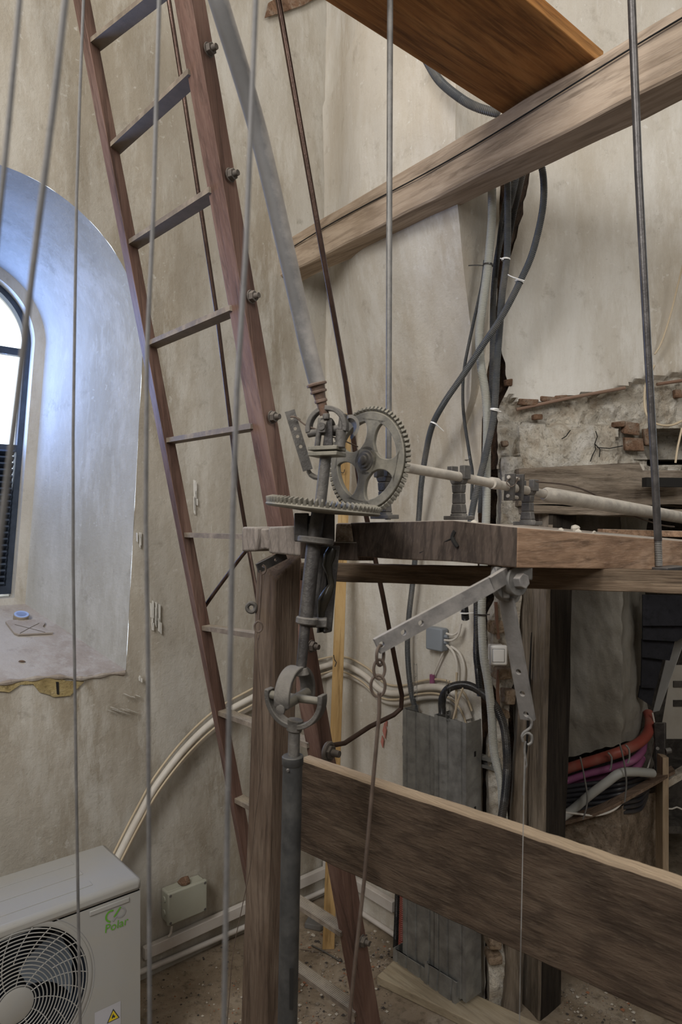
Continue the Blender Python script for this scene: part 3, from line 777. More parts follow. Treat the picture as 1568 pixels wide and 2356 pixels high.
# right stile: rung-side face looks left, broad face looks right/front
RaE, RbE = P(437,0,1.465), P(846,2356,1.735)
def stile4(pts_top, pts_bot, name, n_=30):
    T = []; 
    for a, b in zip(pts_top, pts_bot): T.append((line_to(a, b, 3.25), line_to(a, b, FZ)))
    mb = MB(); vs = []; m = len(T)
    for i in range(n_+1):
        for a, b in T: vs.append(a.lerp(b, i/n_))
    mb.add(vs, [(m*i+k,m*i+(k+1)%m,m*i+m+(k+1)%m,m*i+m+k) for i in range(n_) for k in range(m)]+[tuple(range(m))[::-1],tuple(range(m*n_,m*n_+m))])
    return part(name, mb, M['ladder'], lad, bevel=.0015)
a_, b_ = P(400,0,1.50), P(437,0,1.465)
stile4([P(400,0,1.50), P(440,0,1.46), P(472,0,1.50), P(432,0,1.54)], [P(817,2356,1.775), P(846,2356,1.735), P(876,2356,1.77), P(846,2356,1.81)], 'stile')
stile4([P(168,0,1.80), P(186,0,1.765), P(208,0,1.80), P(190,0,1.835)], [P(549,1960,2.03), P(557,1960,1.995), P(583,1960,2.03), P(572,1960,2.065)], 'stile')
rungs = [((205,100),(305,-55)), ((245,340),(422,165)), ((283,560),(467,435)), ((325,790),(512,705)), ((365,1010),(558,975)), ((405,1225),(600,1231)), ((447,1437),(642,1468)), ((490,1630),(690,1706)), ((530,1828),(735,1940))]
Rl0, Rl1 = P(420,0,1.50), P(832,2356,1.775)
Ll0, Ll1 = P(196,0,1.80), P(566,1960,2.03)
up_ = -Rdir
def oblique(q): return q
for i in range(-1, len(rungs)+3):
    if 0 <= i < len(rungs): (lx, ly), (rx, ry) = rungs[i]
    elif i < 0: ly, ry = -140, -330
    else: ly, ry = ((1996,2138),(2164,2322),(2335,2510))[i-len(rungs)]
    l = on(Ll0, Ll1, ly); r = on(Rl0, Rl1, ry); r2 = l+(r-l)
    d = (r-l).normalized(); ez = (Z-d*d.z).normalized(); ey_ = d.cross(ez)
    mb = MB(); c = (l+r)/2; h = (r-l).length/2
    # grooved tread
    th, wd_, ng = .013, .036, 7; prof = [(-wd_/2,-th),(-wd_/2,0)]
    for g_ in range(ng):
        x0 = -wd_/2+wd_*(g_+.25)/ng; x1 = -wd_/2+wd_*(g_+.85)/ng; prof += [(x0,0),(x0+.0004,-.0022),(x1-.0004,-.0022),(x1,0)]
    prof += [(wd_/2,0),(wd_/2,-th)]; m_ = len(prof)
    ey_ = -ey_ if ey_.y < 0 else ey_
    mb.add([e_+ey_*x+ez*z for e_ in (l, r) for x, z in prof], [(k,(k+1)%m_,m_+(k+1)%m_,m_+k) for k in range(m_)]+[tuple(range(m_))[::-1],tuple(range(m_,2*m_))])
    part('rung', mb, M['rung'], lad, smooth=False)
def nut(c, ax, r=.0135, bolt=.007, ln=.022):
    mb = MB(); mb.lathe(c, ax, [(0,r*1.15),(.002,r*1.15),(.0022,r)], 16); mb.cyl(c+ax*.002, c+ax*.012, r, r*.95, 6); b2 = MB(); b2.cyl(c+ax*.010, c+ax*(.012+ln*.5), bolt, bolt*.9, 12)
    o = part('nut', mb, M['bolt'], lad, bevel=.0008); part('bolt', b2, M['bolt'], o); return o
sideR = N   # outer side of the right stile
Fr0, Fr1 = P(460,0,1.475), P(864,2356,1.745)
for y in (115, 403, 683, 960, 1487, 2165):
    q = on(Fr0, Fr1, y); nut(q+V((.0,-.0,0)), (N*.85+V((.5,0,0))).normalized())
# hand rails: thin rods bent back to bolts on the stiles
mb = MB(); A = [P(640,-420,1.25), P(640,0,1.36), P(735,545,1.47), P(795,880,1.56), P(826,1110,1.62), P(880,1370,1.70), P(912,1540,1.75), P(924,1600,1.76), P(922,1630,1.76), P(905,1645,1.75), P(850,1672,1.72), P(792,1710,1.68), P(757,1716,1.65)]
A = [P(625,-120,1.33)]+A[1:]
mb.tube(resample(A[:8], .05)+A[8:], px0_ if False else .0062, 10, spl=False)
hr = part('handrail', mb, M['rod'], lad, 'bent brown steel rod')
q = P(755,1730,1.64); ax = (N*.6+V((.6,-.2,0))).normalized()
mb = MB(); mb.tube([q+(ax.orthogonal().normalized()*math.cos(a)+ax.cross(ax.orthogonal().normalized())*math.sin(a))*.020 for a in [i*math.pi/6 for i in range(12)]], .006, 8, closed=True)
part('eye', mb, M['bolt'], hr)
nut(q, ax, .018, .009, .04)
mb = MB(); A = [P(378,-120,1.63), P(388,0,1.66), P(425,235,1.73), P(500,735,1.86), P(545,1100,1.95), P(572,1262,1.98), P(570,1272,1.98)]
mb.tube(A, .0058, 10, spl=False); mb.tube([P(571,1262,1.98), P(560,1274,1.985), P(540,1300,1.99), P(490,1368,2.0), P(462,1410,2.0), P(455,1428,2.0)], .0058, 10)
part('handrail', mb, M['rod'], lad, 'bent brown steel rod')
mb = MB(); mb.tube([P(572,1266,1.97), P(582,1320,1.96), P(594,1392,1.94), P(604,1440,1.93)], .006, 8); part('brace', mb, M['rod'], lad)

# ================================================================ RODS AND ROPES
M['steel'] = metal('dark_steel', (.07,.065,.065), (.30,.28,.26), .35, .35, .7)
M['steel2'] = metal('grey_steel', (.16,.155,.15), (.34,.32,.29), .5, .45, .6)
M['rope'] = metal('wire_rope_steel', (.15,.145,.145), (.26,.25,.24), .4, .6, .4)
M['pipe'] = metal('grey_pipe_paint', (.055,.06,.07), (.50,.46,.42), .95, .6, .2, .1, None, 1.5, .1, 1.1)
def ext_line(pts, ztop=3.4, zbot=FZ+.01):
    a, b = pts[0], pts[1]; c, d = pts[-2], pts[-1]
    out = list(pts)
    if ztop and a.z < ztop and abs(a.z-b.z) > 1e-4: out = [a+(a-b)*((ztop-a.z)/(a.z-b.z))]+out
    if zbot is not None and d.z > zbot and abs(c.z-d.z) > 1e-4: out = out+[d+(d-c)*((d.z-zbot)/(c.z-d.z))]
    return out
grp = 'wire ropes hanging on the left'
def rope(pix, Y, d, label, zb=FZ+.01):
    mb = MB(); pts = [P(x, y, Y) for x, y in pix]; pts = ext_line(pts, 4.38, zb)
    mb.tube(pts, d/2, 7, spl=False)
    solo('wire_rope', mb, M['rope'], label, 'rope', grp)
rope([(45,0),(20,280),(-2,500)], .42, .0034, 'blurred thin wire rope at the far left edge, crossing the arch top')
rope([(150,0),(125,225),(75,620),(58,760)], .42, .0040, 'blurred thick wire rope slanting down in front of the arched window')
rope([(192,0),(184,200),(176,450),(168,1000),(168,1300),(175,1800),(184,2356)], .95, .0042, 'thin wire rope falling past the logo side of the cooling unit fan')
rope([(366,0),(352,500),(338,800),(335,1200),(340,1500),(344,2356)], .62, .0040, 'wire rope crossing the ladder rungs, passing right of the cooling unit')
rope([(588,0),(566,560),(545,900),(535,1200),(526,1700),(515,2356)], .52, .0042, 'wire rope crossing the right ladder stile and passing left of the post')
mb = MB(); pts = [P(1452,0,1.28), P(1468,400,1.30), P(1489,800,1.33), P(1506,1100,1.345), P(1513,1245,1.35)]
mb.tube(ext_line(pts, 3.6, None), .0074, 12, spl=False)
rr = thing('threaded_rod', 'long dark steel rod with threaded end in front of the platform plank, far right', 'rod', P(1514,1300,1.36))
part('rod', mb, M['steel'], rr)
mb = MB(); mb.tube([P(1513,1243,1.35), P(1515,1302,1.352)], .0072, 12, spl=False, corr=(.0034,.0011)); part('thread', mb, M['steel2'], rr)
mb = MB(); mb.box(P(1535,1307,1.37), U, N, Z, .05, .022, .0035); part('end_plate', mb, M['steel'], rr, bevel=.001)
mb = MB(); mb.tube(ext_line([P(897,0,1.30), P(895,500,1.30), P(893,1150,1.30), P(892,1196,1.30)], 4.2, None), .0058, 12, spl=False)
solo('upright_rod', mb, M['steel2'], 'straight vertical grey rod passing behind the upright gear wheel', 'rod')
# ================================================================ GEARS AND SHAFTS
M['gear'] = metal('dusty_gear_iron', (.16,.15,.125), (.34,.31,.25), .6, .5, .5, .25)
M['iron'] = metal('dark_oily_iron', (.045,.042,.045), (.24,.22,.18), .45, .45, .6, .4)
M['cast'] = metal('cast_iron', (.085,.08,.077), (.29,.265,.23), .6, .55, .55, .5)
M['shaft'] = metal('pale_dusty_shaft', (.34,.31,.27), (.62,.57,.50), .8, .6, .3, .2)
M['oldwire'] = metal('rusty_wire', (.10,.07,.055), (.3,.25,.2), .3, .6, .5)
M['grease'] = plastic('grease', (.02,.018,.014), .25, .3, (.12,.09,.05))

def frame(ax):
    ax = ax.normalized(); x = (Z-ax*ax.z).normalized(); return ax, x, ax.cross(x)
# ---- upright gear with shaft
G = P(843,1060,1.20); gax = V((.70,.712,-.05)).normalized()
dr = thing('drive_shaft', 'upright spoked gear wheel on a pale horizontal shaft running right to the wall', 'gear shaft', G-Z*.10)
ax, ex, ey = frame(gax)
def gp(r, a, h): return G+(ex*math.cos(a)+ey*math.sin(a))*r+ax*h
mb = MB()
def ringm(mb, r0, r1, h0, h1, seg=96):
    vs = []
    for r, h in ((r0,h0),(r1,h0),(r1,h1),(r0,h1)):
        vs += [gp(r, 2*math.pi*i/seg, h) for i in range(seg)]
    mb.add(vs, [(k*seg+i, k*seg+(i+1)%seg, ((k+1)%4)*seg+(i+1)%seg, ((k+1)%4)*seg+i) for k in range(4) for i in range(seg)])
ringm(mb, .070, .0865, -.003, .007)
ringm(mb, .0, .026, -.003, .006, 48)
for s in range(4):      # spokes with concave flanks
    a0 = math.radians(12)+s*math.pi/2; L_, R_ = [], []
    for i in range(13):
        t = i/12; r = .018+.056*t; w = .0095+.0125*(2*t-.95)**2*(1 if t > .48 else .5)+.010*max(0,(t-.8)/.2)**2+.004*max(0,.25-t)*4
        L_.append((r, w)); R_.append((r, -w))
    vs = []
    for h in (-.003, .005):
        for r, w in L_: vs.append(gp(math.hypot(r,w), a0+math.atan2(w,r), h))
        for r, w in R_: vs.append(gp(math.hypot(r,w), a0+math.atan2(w,r), h))
    m = 13; fs = []
    for i in range(m-1):
        fs += [(i,i+1,m+i+1,m+i),(2*m+i,3*m+i,3*m+i+1,2*m+i+1),(i,2*m+i,2*m+i+1,i+1),(m+i,m+i+1,3*m+i+1,3*m+i)]
    fs += [(0,m,3*m,2*m),(m-1,3*m-1,4*m-1,2*m-1)]
    mb.add(vs, fs)
wheel = part('gear_wheel', mb, M['gear'], dr, 'upright toothed wheel with four spokes', bevel=.0012)
mb = MB(); NT = 66
for i in range(NT):
    a = 2*math.pi*i/NT; c = gp(.0885, a, .006); rad = (gp(1,a,0)-gp(0,a,0)); tg = ax.cross(rad)
    q = (rad+ax*.9).normalized(); w_ = q.cross(tg)
    mb.hexa([c-q*.004-tg*.0030-w_*.0085, c-q*.004+tg*.0030-w_*.0085, c-q*.004+tg*.0030+w_*.0085, c-q*.004-tg*.0030+w_*.0085,
             c+q*.0045-tg*.0017-w_*.0085, c+q*.0045+tg*.0017-w_*.0085, c+q*.0045+tg*.0017+w_*.0085, c+q*.0045-tg*.0017+w_*.0085])
part('teeth', mb, M['gear'], wheel, bevel=.0005)
mb = MB(); mb.lathe(G-ax*.014, ax, [(0,.004),(.001,.0075),(.005,.0085),(.0052,.0125),(.009,.014),(.0092,.018),(.012,.0185),(.02,.0185)], 28)
part('hub', mb, M['cast'], dr)
S = [G, P(1055,1097,1.372), P(1235,1133,1.545), P(1256,1138,1.565), P(1568,1193,2.0), P(1700,1217,2.06)]
mb = MB(); mb.tube(S[:3]+[S[3]], .0098, 14, spl=False); part('shaft', mb, M['shaft'], dr)
mb = MB(); mb.tube([P(1250,1137,1.560), P(1256,1138,1.566), P(1290,1143,1.59), P(1568,1191,2.0), P(1640,1204,2.10)], lambda t: .0125 if t < .1 else .0172, 18, spl=False, )
part('tube_shaft', mb, M['shaft'], dr, 'wider pale tube')
mb = MB(); c = (P(930,1075,1.25)); part('collar', MB().lathe(P(1130,1111,1.435), gax, [(0,.0105),(.0,.0125),(.02,.0125),(.02,.0105)], 18), M['shaft'], dr)
# flange coupling: slanting plates joined by bolts
cpl = MB(); cd = (P(1235,1133,1.545)-P(1055,1097,1.372)).normalized(); cz = (Z-cd*cd.z).normalized(); cy = cd.cross(cz)
tz = (cz*.86-cd*.5).normalized()
for k, (x, y, Y) in enumerate(((1172,1121,1.47),(1192,1122,1.49))):
    cpl.box(P(x,y,Y), cd, cy, (cz+cy*.25-cd*.35*(1)).normalized(), .0030, .013, .030)
o = part('coupling_plate', cpl, M['cast'], dr, bevel=.001)
for dz in (.021, -.021):
    cb = MB(); c = P(1182,1122,1.48)+(cz+cy*.25-cd*.35).normalized()*dz; cb.cyl(c-cd*.022, c+cd*.026, .0042, seg=8)
    part('coupling_bolt', cb, M['shaft'], o)
mb = MB(); mb.tube([P(1228,1108,1.51), P(1300,1115,1.58), P(1350,1130,1.66), P(1400,1155,1.74), P(1430,1170,1.79), P(1465,1190,1.85), P(1520,1208,1.92), P(1550,1212,1.96)], .0022, 6)
solo('loose_wire', mb, M['oldwire'], 'thin rusty wire hanging along the pale tube, drooping near the right edge', 'wire')
mb = MB(); mb.tube([P(1180,1110,1.47), P(1168,1104,1.46), P(1165,1112,1.455), P(1175,1120,1.455), P(1186,1112,1.46), P(1192,1098,1.47), P(1186,1108,1.465)], .0012, 5)
solo('tie_wire', mb, M['oldwire'], 'short wire twisted round the shaft at the slanting coupling plates', 'wire')

def bracket(x, yt, yb, Y, w, label, fork=True):
    a = P(x, yb, Y); hgt = (yb-yt)/F*Y; r = thing('shaft_bracket', label, 'bracket', a, 'upright brackets bearing the shaft')
    d = U; s = N; mb = MB(); W_ = w/F*Y
    prof = [(0,1.05),(.12,.8),(.3,.62),(.5,.58),(.66,.7),(.76,1.),(1.,1.)]
    for (h0,k0),(h1,k1) in zip(prof, prof[1:]):
        if h1 > .77:  break
        mb.hexa([a+s*(-W_*.5*k0)-d*.008+Z*h0*hgt, a+s*(W_*.5*k0)-d*.008+Z*h0*hgt, a+s*(W_*.5*k0)+d*.008+Z*h0*hgt, a+s*(-W_*.5*k0)+d*.008+Z*h0*hgt,
                 a+s*(-W_*.5*k1)-d*.008+Z*h1*hgt, a+s*(W_*.5*k1)-d*.008+Z*h1*hgt, a+s*(W_*.5*k1)+d*.008+Z*h1*hgt, a+s*(-W_*.5*k1)+d*.008+Z*h1*hgt])
    part('body', mb, M['cast'], r, bevel=.002)
    mb = MB()
    for q in (-1, 1): mb.box(a+s*q*W_*.42+Z*hgt*.88, d, s, Z, .010, W_*.17, hgt*.13)
    part('prong', mb, M['cast'], r, bevel=.0015)
    mb = MB(); mb.box(a+Z*.004, d, s, Z, .014, W_*.75, .004); part('foot', mb, M['cast'], r, bevel=.001)
    return r
bracket(1055, 1073, 1196, 1.385, 44, 'dark cast bracket bearing the shaft, between gear wheel and coupling plates')
bracket(1213, 1105, 1208, 1.53, 40, 'dark flat bracket bearing the shaft, right of the slanting coupling plates')
bracket(884, 1066, 1194, 1.27, 40, 'dark dusty bracket half hidden behind the upright gear wheel')

# ---- horizontal gear on the leaning spindle
Dm = 1.13
Stop, Sbot = P(748,1050,1.14), P(690,1545,1.125)
sax = (Stop-Sbot).normalized()
sp = thing('gear_spindle', 'nearly horizontal toothed wheel on a leaning dark iron spindle left of the platform plank', 'gear shaft', P(690,1545,1.13))
HG = P(743,1170,1.14); hax = V((.105,-.02,.99)).normalized()
ax, ex, ey = frame(hax) if False else (hax, V((1,0,-.105)).normalized(), None)
ey = ax.cross(ex)
def hp(r, a, h): return HG+(ex*math.cos(a)+ey*math.sin(a))*r+ax*h
mb = MB(); mb.lathe(HG-ax*.004, ax, [(-.004,.02),(0,.093),(.0035,.0965),(.008,.093),(.008,.03)], 96); hw_ = part('gear_wheel', mb, M['gear'], sp, 'horizontal toothed wheel', bevel=.0008)
mb = MB(); NT = 66
for i in range(NT):
    a = 2*math.pi*(i+.5)/NT; c = hp(.0895, a, .0075); rad = hp(1,a,0)-hp(0,a,0); tg = ax.cross(rad); q = (ax+rad*.35).normalized(); w_ = q.cross(tg)
    mb.hexa([c-q*.004-tg*.0032-w_*.007, c-q*.004+tg*.0032-w_*.007, c-q*.004+tg*.0032+w_*.007, c-q*.004-tg*.0032+w_*.007,
             c+q*.0055-tg*.0014-w_*.006, c+q*.0055+tg*.0014-w_*.006, c+q*.0055+tg*.0014+w_*.006, c+q*.0055-tg*.0014+w_*.006])
part('teeth', mb, M['gear'], hw_, bevel=.0005)
mb = MB(); mb.tube([P(750,1040,1.14), P(736,1165,1.14)], .0098, 14, spl=False); part('upper_spindle', mb, M['cast'], sp)
mb = MB(); mb.tube([P(733,1175,1.14), P(722,1243,1.137), P(703,1425,1.13)], .0122, 16, spl=False); mb.tube([P(703,1425,1.13), P(692,1540,1.125)], .0088, 14, spl=False)
part('lower_spindle', mb, M['iron'], sp)
c = P(726,1243,1.137); mb = MB(); mb.lathe(c-sax*.006, sax, [(0,.028),(.002,.0305),(.009,.0305),(.011,.028)], 32); part('flange', mb, M['cast'], sp)
c = P(706,1428,1.13); mb = MB(); mb.lathe(c-sax*.006, sax, [(0,.0165),(.002,.0185),(.010,.0185),(.012,.0165)], 24); part('collar', mb, M['cast'], sp)
# bearing block and greasy guide plate
br = thing('spindle_bearing', 'greasy dark iron bearing with wavy hanging plate beside the spindle under the gears', 'bearing', P(745,1455,1.15))
mb = MB()
for x, w in ((694,.012),(752,.013)):
    mb.box(P(x,1213,1.16), V((1,0,0)), V((0,1,0)), Z, w, .016, .024)
mb.box(P(722,1196,1.165), V((1,0,0)), V((0,1,0)), Z, .03, .012, .007); part('bearing_cheek', mb, M['iron'], br, bevel=.002)
mb = MB()
mb.tube([P(757,1268,1.17), P(748,1330,1.17), P(738,1400,1.168), P(735,1446,1.165)], .006, 8)
outl = [(718,1256),(782,1256),(774,1330),(768,1400),(763,1454),(745,1458),(730,1446),(716,1440),(722,1380),(728,1310)]
mb.prism([P(x,y,1.175) for x, y in outl], V((0,.010,0)))
part('hanging_plate', mb, M['iron'], br, bevel=.002)
mb = MB(); mb.tube([P(764,1262,1.165), P(752,1300,1.163), P(762,1345,1.163), P(742,1385,1.163), P(738,1430,1.163), P(742,1452,1.163)], lambda t: .008+.003*math.sin(t*14), 10)
part('wavy_rib', mb, M['grease'], br)
mb = MB(); mb.box(P(722,1432,1.15), V((1,0,0)), V((0,1,0)), Z, .022, .014, .007); part('guide_arm', mb, M['cast'], br, bevel=.002)

# ---- upper universal joint with the thick leaning pipe
pj = thing('leaning_pipe', 'thick grey pipe leaning down from upper left to the upper joint', 'pipe', P(745,1050,1.13))
mb = MB(); A = [P(460,-140,.93), P(502,0,.95), P(590,290,1.03), P(654,560,1.08), P(690,720,1.11), P(708,800,1.12), P(730,884,1.13)]
mb.tube(spline(A, .02), .0142, 18, spl=False); part('pipe', mb, M['pipe'], pj)
mb = MB(); a = P(727,880,1.13); d = (P(745,945,1.135)-P(708,800,1.12)).normalized()
mb.lathe(a, d, [(0,.0142),(.002,.0172),(.005,.0172),(.006,.0130),(.013,.0122),(.014,.0142),(.017,.0142),(.018,.0105),(.028,.0095),(.03,.011),(.033,.011),(.034,.0085),(.055,.0080)], 20)
part('rusty_socket', mb, metal('rust_metal', (.12,.075,.055), (.3,.24,.2), .4, .6, .4, .5, (.25,.11,.05)), pj, 'rusty threaded socket')
e1, e2 = V((.93,-.36,0)), V((.36,.93,0))
c = P(752,985,1.135); yk = thing('universal_joint', 'upper universal joint of curved iron forks under the thick leaning pipe', 'joint', P(750,1052,1.135))
mb = MB(); mb.band(c, e1, Z, e2, .033, .0075, .0042, math.radians(-12), math.radians(192)); part('upper_fork', mb, M['cast'], yk, bevel=.0015)
mb = MB(); mb.band(c-Z*.01+e2*.004, e2, Z, e1, .024, .006, .0036, 0, math.pi); mb.cyl(P(750,952,1.12), P(750,965,1.12), .006, seg=8); part('inner_fork', mb, M['cast'], yk, bevel=.001)
mb = MB(); mb.cyl(c-e1*.034-Z*.008, c+e1*.036, .0065, seg=12); mb.cyl(c-e2*.026, c+e2*.026, .0065, seg=12); part('cross_pin', mb, M['cast'], yk)
mb = MB(); mb.hexa([P(742,1026,1.12),P(766,1026,1.12),P(766,1026,1.135),P(742,1026,1.135), P(750,966,1.12),P(764,964,1.12),P(764,964,1.135),P(750,966,1.135)])
part('lug', mb, M['iron'], yk, bevel=.002)
mb = MB(); mb.cyl(P(782,1030,1.125), P(784,990,1.125), .0085, seg=16); mb.cyl(P(784,990,1.125), P(790,952,1.125), .0065, seg=14); mb.cyl(P(729,1030,1.13), P(738,962,1.13), .005, seg=10)
part('stud_bolt', mb, M['cast'], yk, bevel=.001)
for y in (1033, 1046):
    mb = MB(); c2 = P(752,y,1.14); mb.box(c2, e1, e2, Z, .026, .022, .0034); part('clamp_plate', mb, M['gear'], yk, bevel=.0012)
mb = MB(); mb.band(P(800,985,1.15), V((.6,-.5,-.6)).normalized(), V((.5,.3,.8)).normalized(), V((.4,-.8,.4)).normalized(), .018, .006, .003, -.4, 2.4); part('crank_ear', mb, M['cast'], yk)

# bent perforated strap
st = thing('perforated_strap', 'bent flat iron strap with a row of holes left of the upper joint', 'strap', P(700,1100,1.18))
mb = MB(); wd = V((.95,-.3,0)).normalized(); dn = P(666,945,1.17); dm = P(708,1082,1.18); de = P(738,1097,1.18)
mb.perf(dn, dm, V((1,0,.3)), .0175, .0022, [.12,.30,.43,.60], .0030)
part('holed_arm', mb, M['cast'], st)
mb = MB(); pts = [dm+V((.0,0,.0)), P(714,1092,1.181), P(724,1098,1.182), P(745,1102,1.185)]
for a, b in zip(pts, pts[1:]):
    h = .009; n1_ = V((0,-.3,1)).normalized(); q = V((.25,1,.3)).normalized()
    mb.hexa([a-q*h-n1_*.002, b-q*h-n1_*.002, b+q*h-n1_*.002, a+q*h-n1_*.002, a-q*h+n1_*.002, b-q*h+n1_*.002, b+q*h+n1_*.002, a+q*h+n1_*.002])
part('foot', mb, M['cast'], st)
mb = MB(); mb.tube([P(690,966,1.165), P(676,958,1.155), P(668,960,1.16), P(680,960,1.15), P(694,972,1.15), P(708,981,1.145), P(722,986,1.14), P(735,992,1.14), P(742,1000,1.14)], .0015, 6)
mb.tube([P(742,1000,1.15), P(780,1010,1.16), P(800,1018,1.17), P(823,1028,1.19)], .0012, 5)
solo('binding_wire', mb, M['oldwire'], 'thin rusty wire looped from the holed strap to the upper joint', 'wire')

# ---- lower universal joint, sleeve and standing pipe
c = P(679,1606,1.12); lj = thing('universal_joint', 'lower universal joint of two crossed iron forks in front of the wooden post', 'joint', P(680,1680,1.12))
e1, e2 = V((.90,-.436,0)), V((.436,.90,0))
mb = MB(); mb.band(c+Z*.006, e2*-1, Z, e1, .043, .0135, .0034, math.radians(-16), math.radians(196), 32); mb.lathe(P(690,1552,1.125), Z, [(0,.016),(.012,.011)], 14)
uf = part('upper_fork', mb, M['cast'], lj, bevel=.0015)
mb = MB(); mb.band(c+Z*.004, e1, -Z, e2, .050, .010, .0042, math.radians(-8), math.radians(188), 32); mb.cyl(P(676,1682,1.12), P(680,1655,1.12), .013, seg=12)
part('lower_fork', mb, M['cast'], lj, bevel=.0015)
mb = MB(); mb.cyl(c-e1*.051, c+e1*.050, .0075, .006, 12); mb.cyl(c-e2*.043-Z*.004, c+e2*.043, .0085, .0085, 12); part('cross_pin', mb, M['gear'], lj)
mb = MB(); q = c-e2*.046-Z*.008; mb.lathe(q+e2*.0, -e2, [(0,.008),(.003,.008),(.004,.004)], 12); part('pin_end', mb, M['cast'], uf)
stp = thing('standing_pipe', 'upright dark grey pipe in front of the post, below the lower joint', 'pipe', P(662,2356,1.12)*V((1,1,0))+Z*FZ)
mb = MB(); mb.tube([P(677,1664,1.12), P(675,1745,1.12)], .0098, 14, spl=False); part('inner_rod', mb, M['cast'], stp)
bt_ = extrap(P(673,1742,1.12), P(661,2356,1.12), FZ)
M['pipe2'] = metal('dark_standing_pipe', (.055,.058,.062), (.19,.17,.14), .35, .45, .5, .25)
mb = MB(); mb.tube([P(673,1744,1.12), bt_], .0163, 20, spl=False); part('pipe', mb, M['pipe2'], stp)
mb = MB(); mb.lathe(P(673,1760,1.12), Z, [(0,.0164),(.002,.0178),(.014,.0178),(.0155,.0165)], 22); part('rim', mb, M['pipe2'], stp)
mb = MB(); mb.lathe(P(662,1772,1.105), V((0,-1,0)), [(0,.003),(.004,.002)], 8); part('pin', mb, M['cast'], stp)
mb = MB(); mb.box(P(670,2275,1.104), V((1,0,0)), V((0,1,0)), Z, .003, .001, .033); part('slot', mb, M['black'], stp, smooth=False)

# ---- hook crank above the post
hk = thing('small_crank', 'small dark iron crank arm above the wooden post, carrying a wire', 'lever', P(630,1290,1.24))
mb = MB(); mb.perf(P(592,1308,1.235), P(656,1276,1.27), Z, .017, .0026, [.18,.62], .003); part('arm', mb, M['iron'], hk)
def wirechain(segs, mat, name, label, grp=None, r=.0016):
    mb = MB()
    for s in segs: mb.tube(s, r, 6, spl=True)
    return solo(name, mb, mat, label, 'wire', grp)
Yw = 1.22
mb = MB(); mb.tube([P(604,1300,Yw), P(610,1304,Yw), P(611,1314,Yw), P(602,1322,Yw), P(598,1312,Yw)], .0018, 6); mb.tube([P(601,1321,Yw), P(600,1360,Yw), P(595,1425,Yw)], .0020, 7)
mb.tube([P(594+9*math.sin(a), 1442-12*math.cos(a), Yw) for a in [i*math.pi/5 for i in range(10)]], .0018, 6, closed=True)
hw2 = thing('pull_wire', 'thin wire hooked on the small crank, hanging down the left face of the post', 'wire', P(594,1442,Yw))
part('hooked_rod', mb, M['oldwire'], hw2)
mb = MB(); mb.tube([P(594,1452,Yw), P(589,1462,Yw), P(593,1474,Yw), P(596,1462,Yw), P(592,1476,Yw), P(592,1500,Yw), P(597,1560,Yw), P(601,1620,Yw), P(604,1720,Yw), P(597,1800,Yw), P(587,1880,Yw), P(576,1990,Yw), P(556,2090,Yw), P(535,2200,Yw), P(522,2356,Yw), extrap(P(535,2200,Yw), P(522,2356,Yw), FZ+.01)], .0008, 5)
part('thin_wire', mb, M['oldwire'], hw2)
mb = MB(); mb.tube([P(578+10*math.sin(a), 1398-10*math.cos(a), 1.40) for a in [i*math.pi/6 for i in range(12)]], .0045, 8, closed=True); mb.cyl(P(586,1398,1.40), P(604,1398,1.42), .0045, seg=8)
solo('ring_eye', mb, M['cast'], 'small iron ring sticking out left of the wooden post', 'ring')

# ---- perforated levers under the platform plank
M['lever'] = metal('pale_lever_iron', (.17,.165,.165), (.46,.42,.38), .7, .5, .5, .2)
lv = thing('perforated_lever', 'grey flat lever with holes slanting down left from under the platform plank', 'lever', P(1150,1335,1.0))
mb = MB(); a, b = P(866,1487,.955), P(1128,1345,1.0); mb.perf(a, b, Z, .0225, .0040, [.035,.22,.37], .0042)
mb.perf(b, P(1165,1322,1.02), Z, .0225, .004, [], .003)
part('arm', mb, M['lever'], lv)
c = P(1180,1338,1.03); pax = V((.55,-.8,.1)).normalized()
mb = MB(); mb.lathe(c-pax*.02, pax, [(0,.030),(.012,.030),(.012,.022),(.03,.022)], 24); part('hub', mb, M['steel2'], lv, bevel=.001)
mb = MB(); mb.box(P(1160,1336,1.035), V((1,0,0)), V((0,1,0)), Z, .006, .012, .026); mb.box(P(1176,1318,1.04), V((1,0,0)), V((0,1,0)), Z, .028, .016, .010); part('hanger', mb, M['steel2'], lv, bevel=.002)
mb = MB(); mb.cyl(c+pax*.008, c+pax*.022, .012, seg=6); part('nut', mb, M['lever'], lv, bevel=.001)
l2 = thing('perforated_lever', 'narrow grey lever with holes hanging steeply down in front of the timber pillar', 'lever', P(1215,1660,1.05))
mb = MB(); mb.perf(P(1164,1375,1.04), P(1214,1655,1.06), V((1,-.9,0)), .0235, .0032, [.60,.78,.95], .0045); part('arm', mb, M['lever'], l2)
mb = MB(); mb.lathe(P(1168,1362,1.06), V((.5,-.8,.1)), [(0,.018),(.01,.018)], 18); part('hub', mb, M['steel2'], l2)
def link_(c, rx, rz, r, tw=0):
    mb = MB(); e = V((math.cos(tw), math.sin(tw), 0))
    mb.tube([c+e*(rx*math.cos(a))+Z*(rz*math.sin(a)) for a in [i*math.pi/6 for i in range(12)]], r, 8, closed=True); return mb
ch = thing('rod_chain', 'short rusty chain and long rod hanging from the slanting lever', 'chain', P(868,1600,.95))
Yc = .955
part('link', link_(P(874,1508,Yc), .0085, .014, .0024, .9), M['oldwire'], ch)
part('link', link_(P(872,1540,Yc), .0080, .0135, .0022, .2), M['oldwire'], ch)
part('link', link_(P(869,1578,Yc), .0100, .0150, .0022, .0), M['oldwire'], ch)
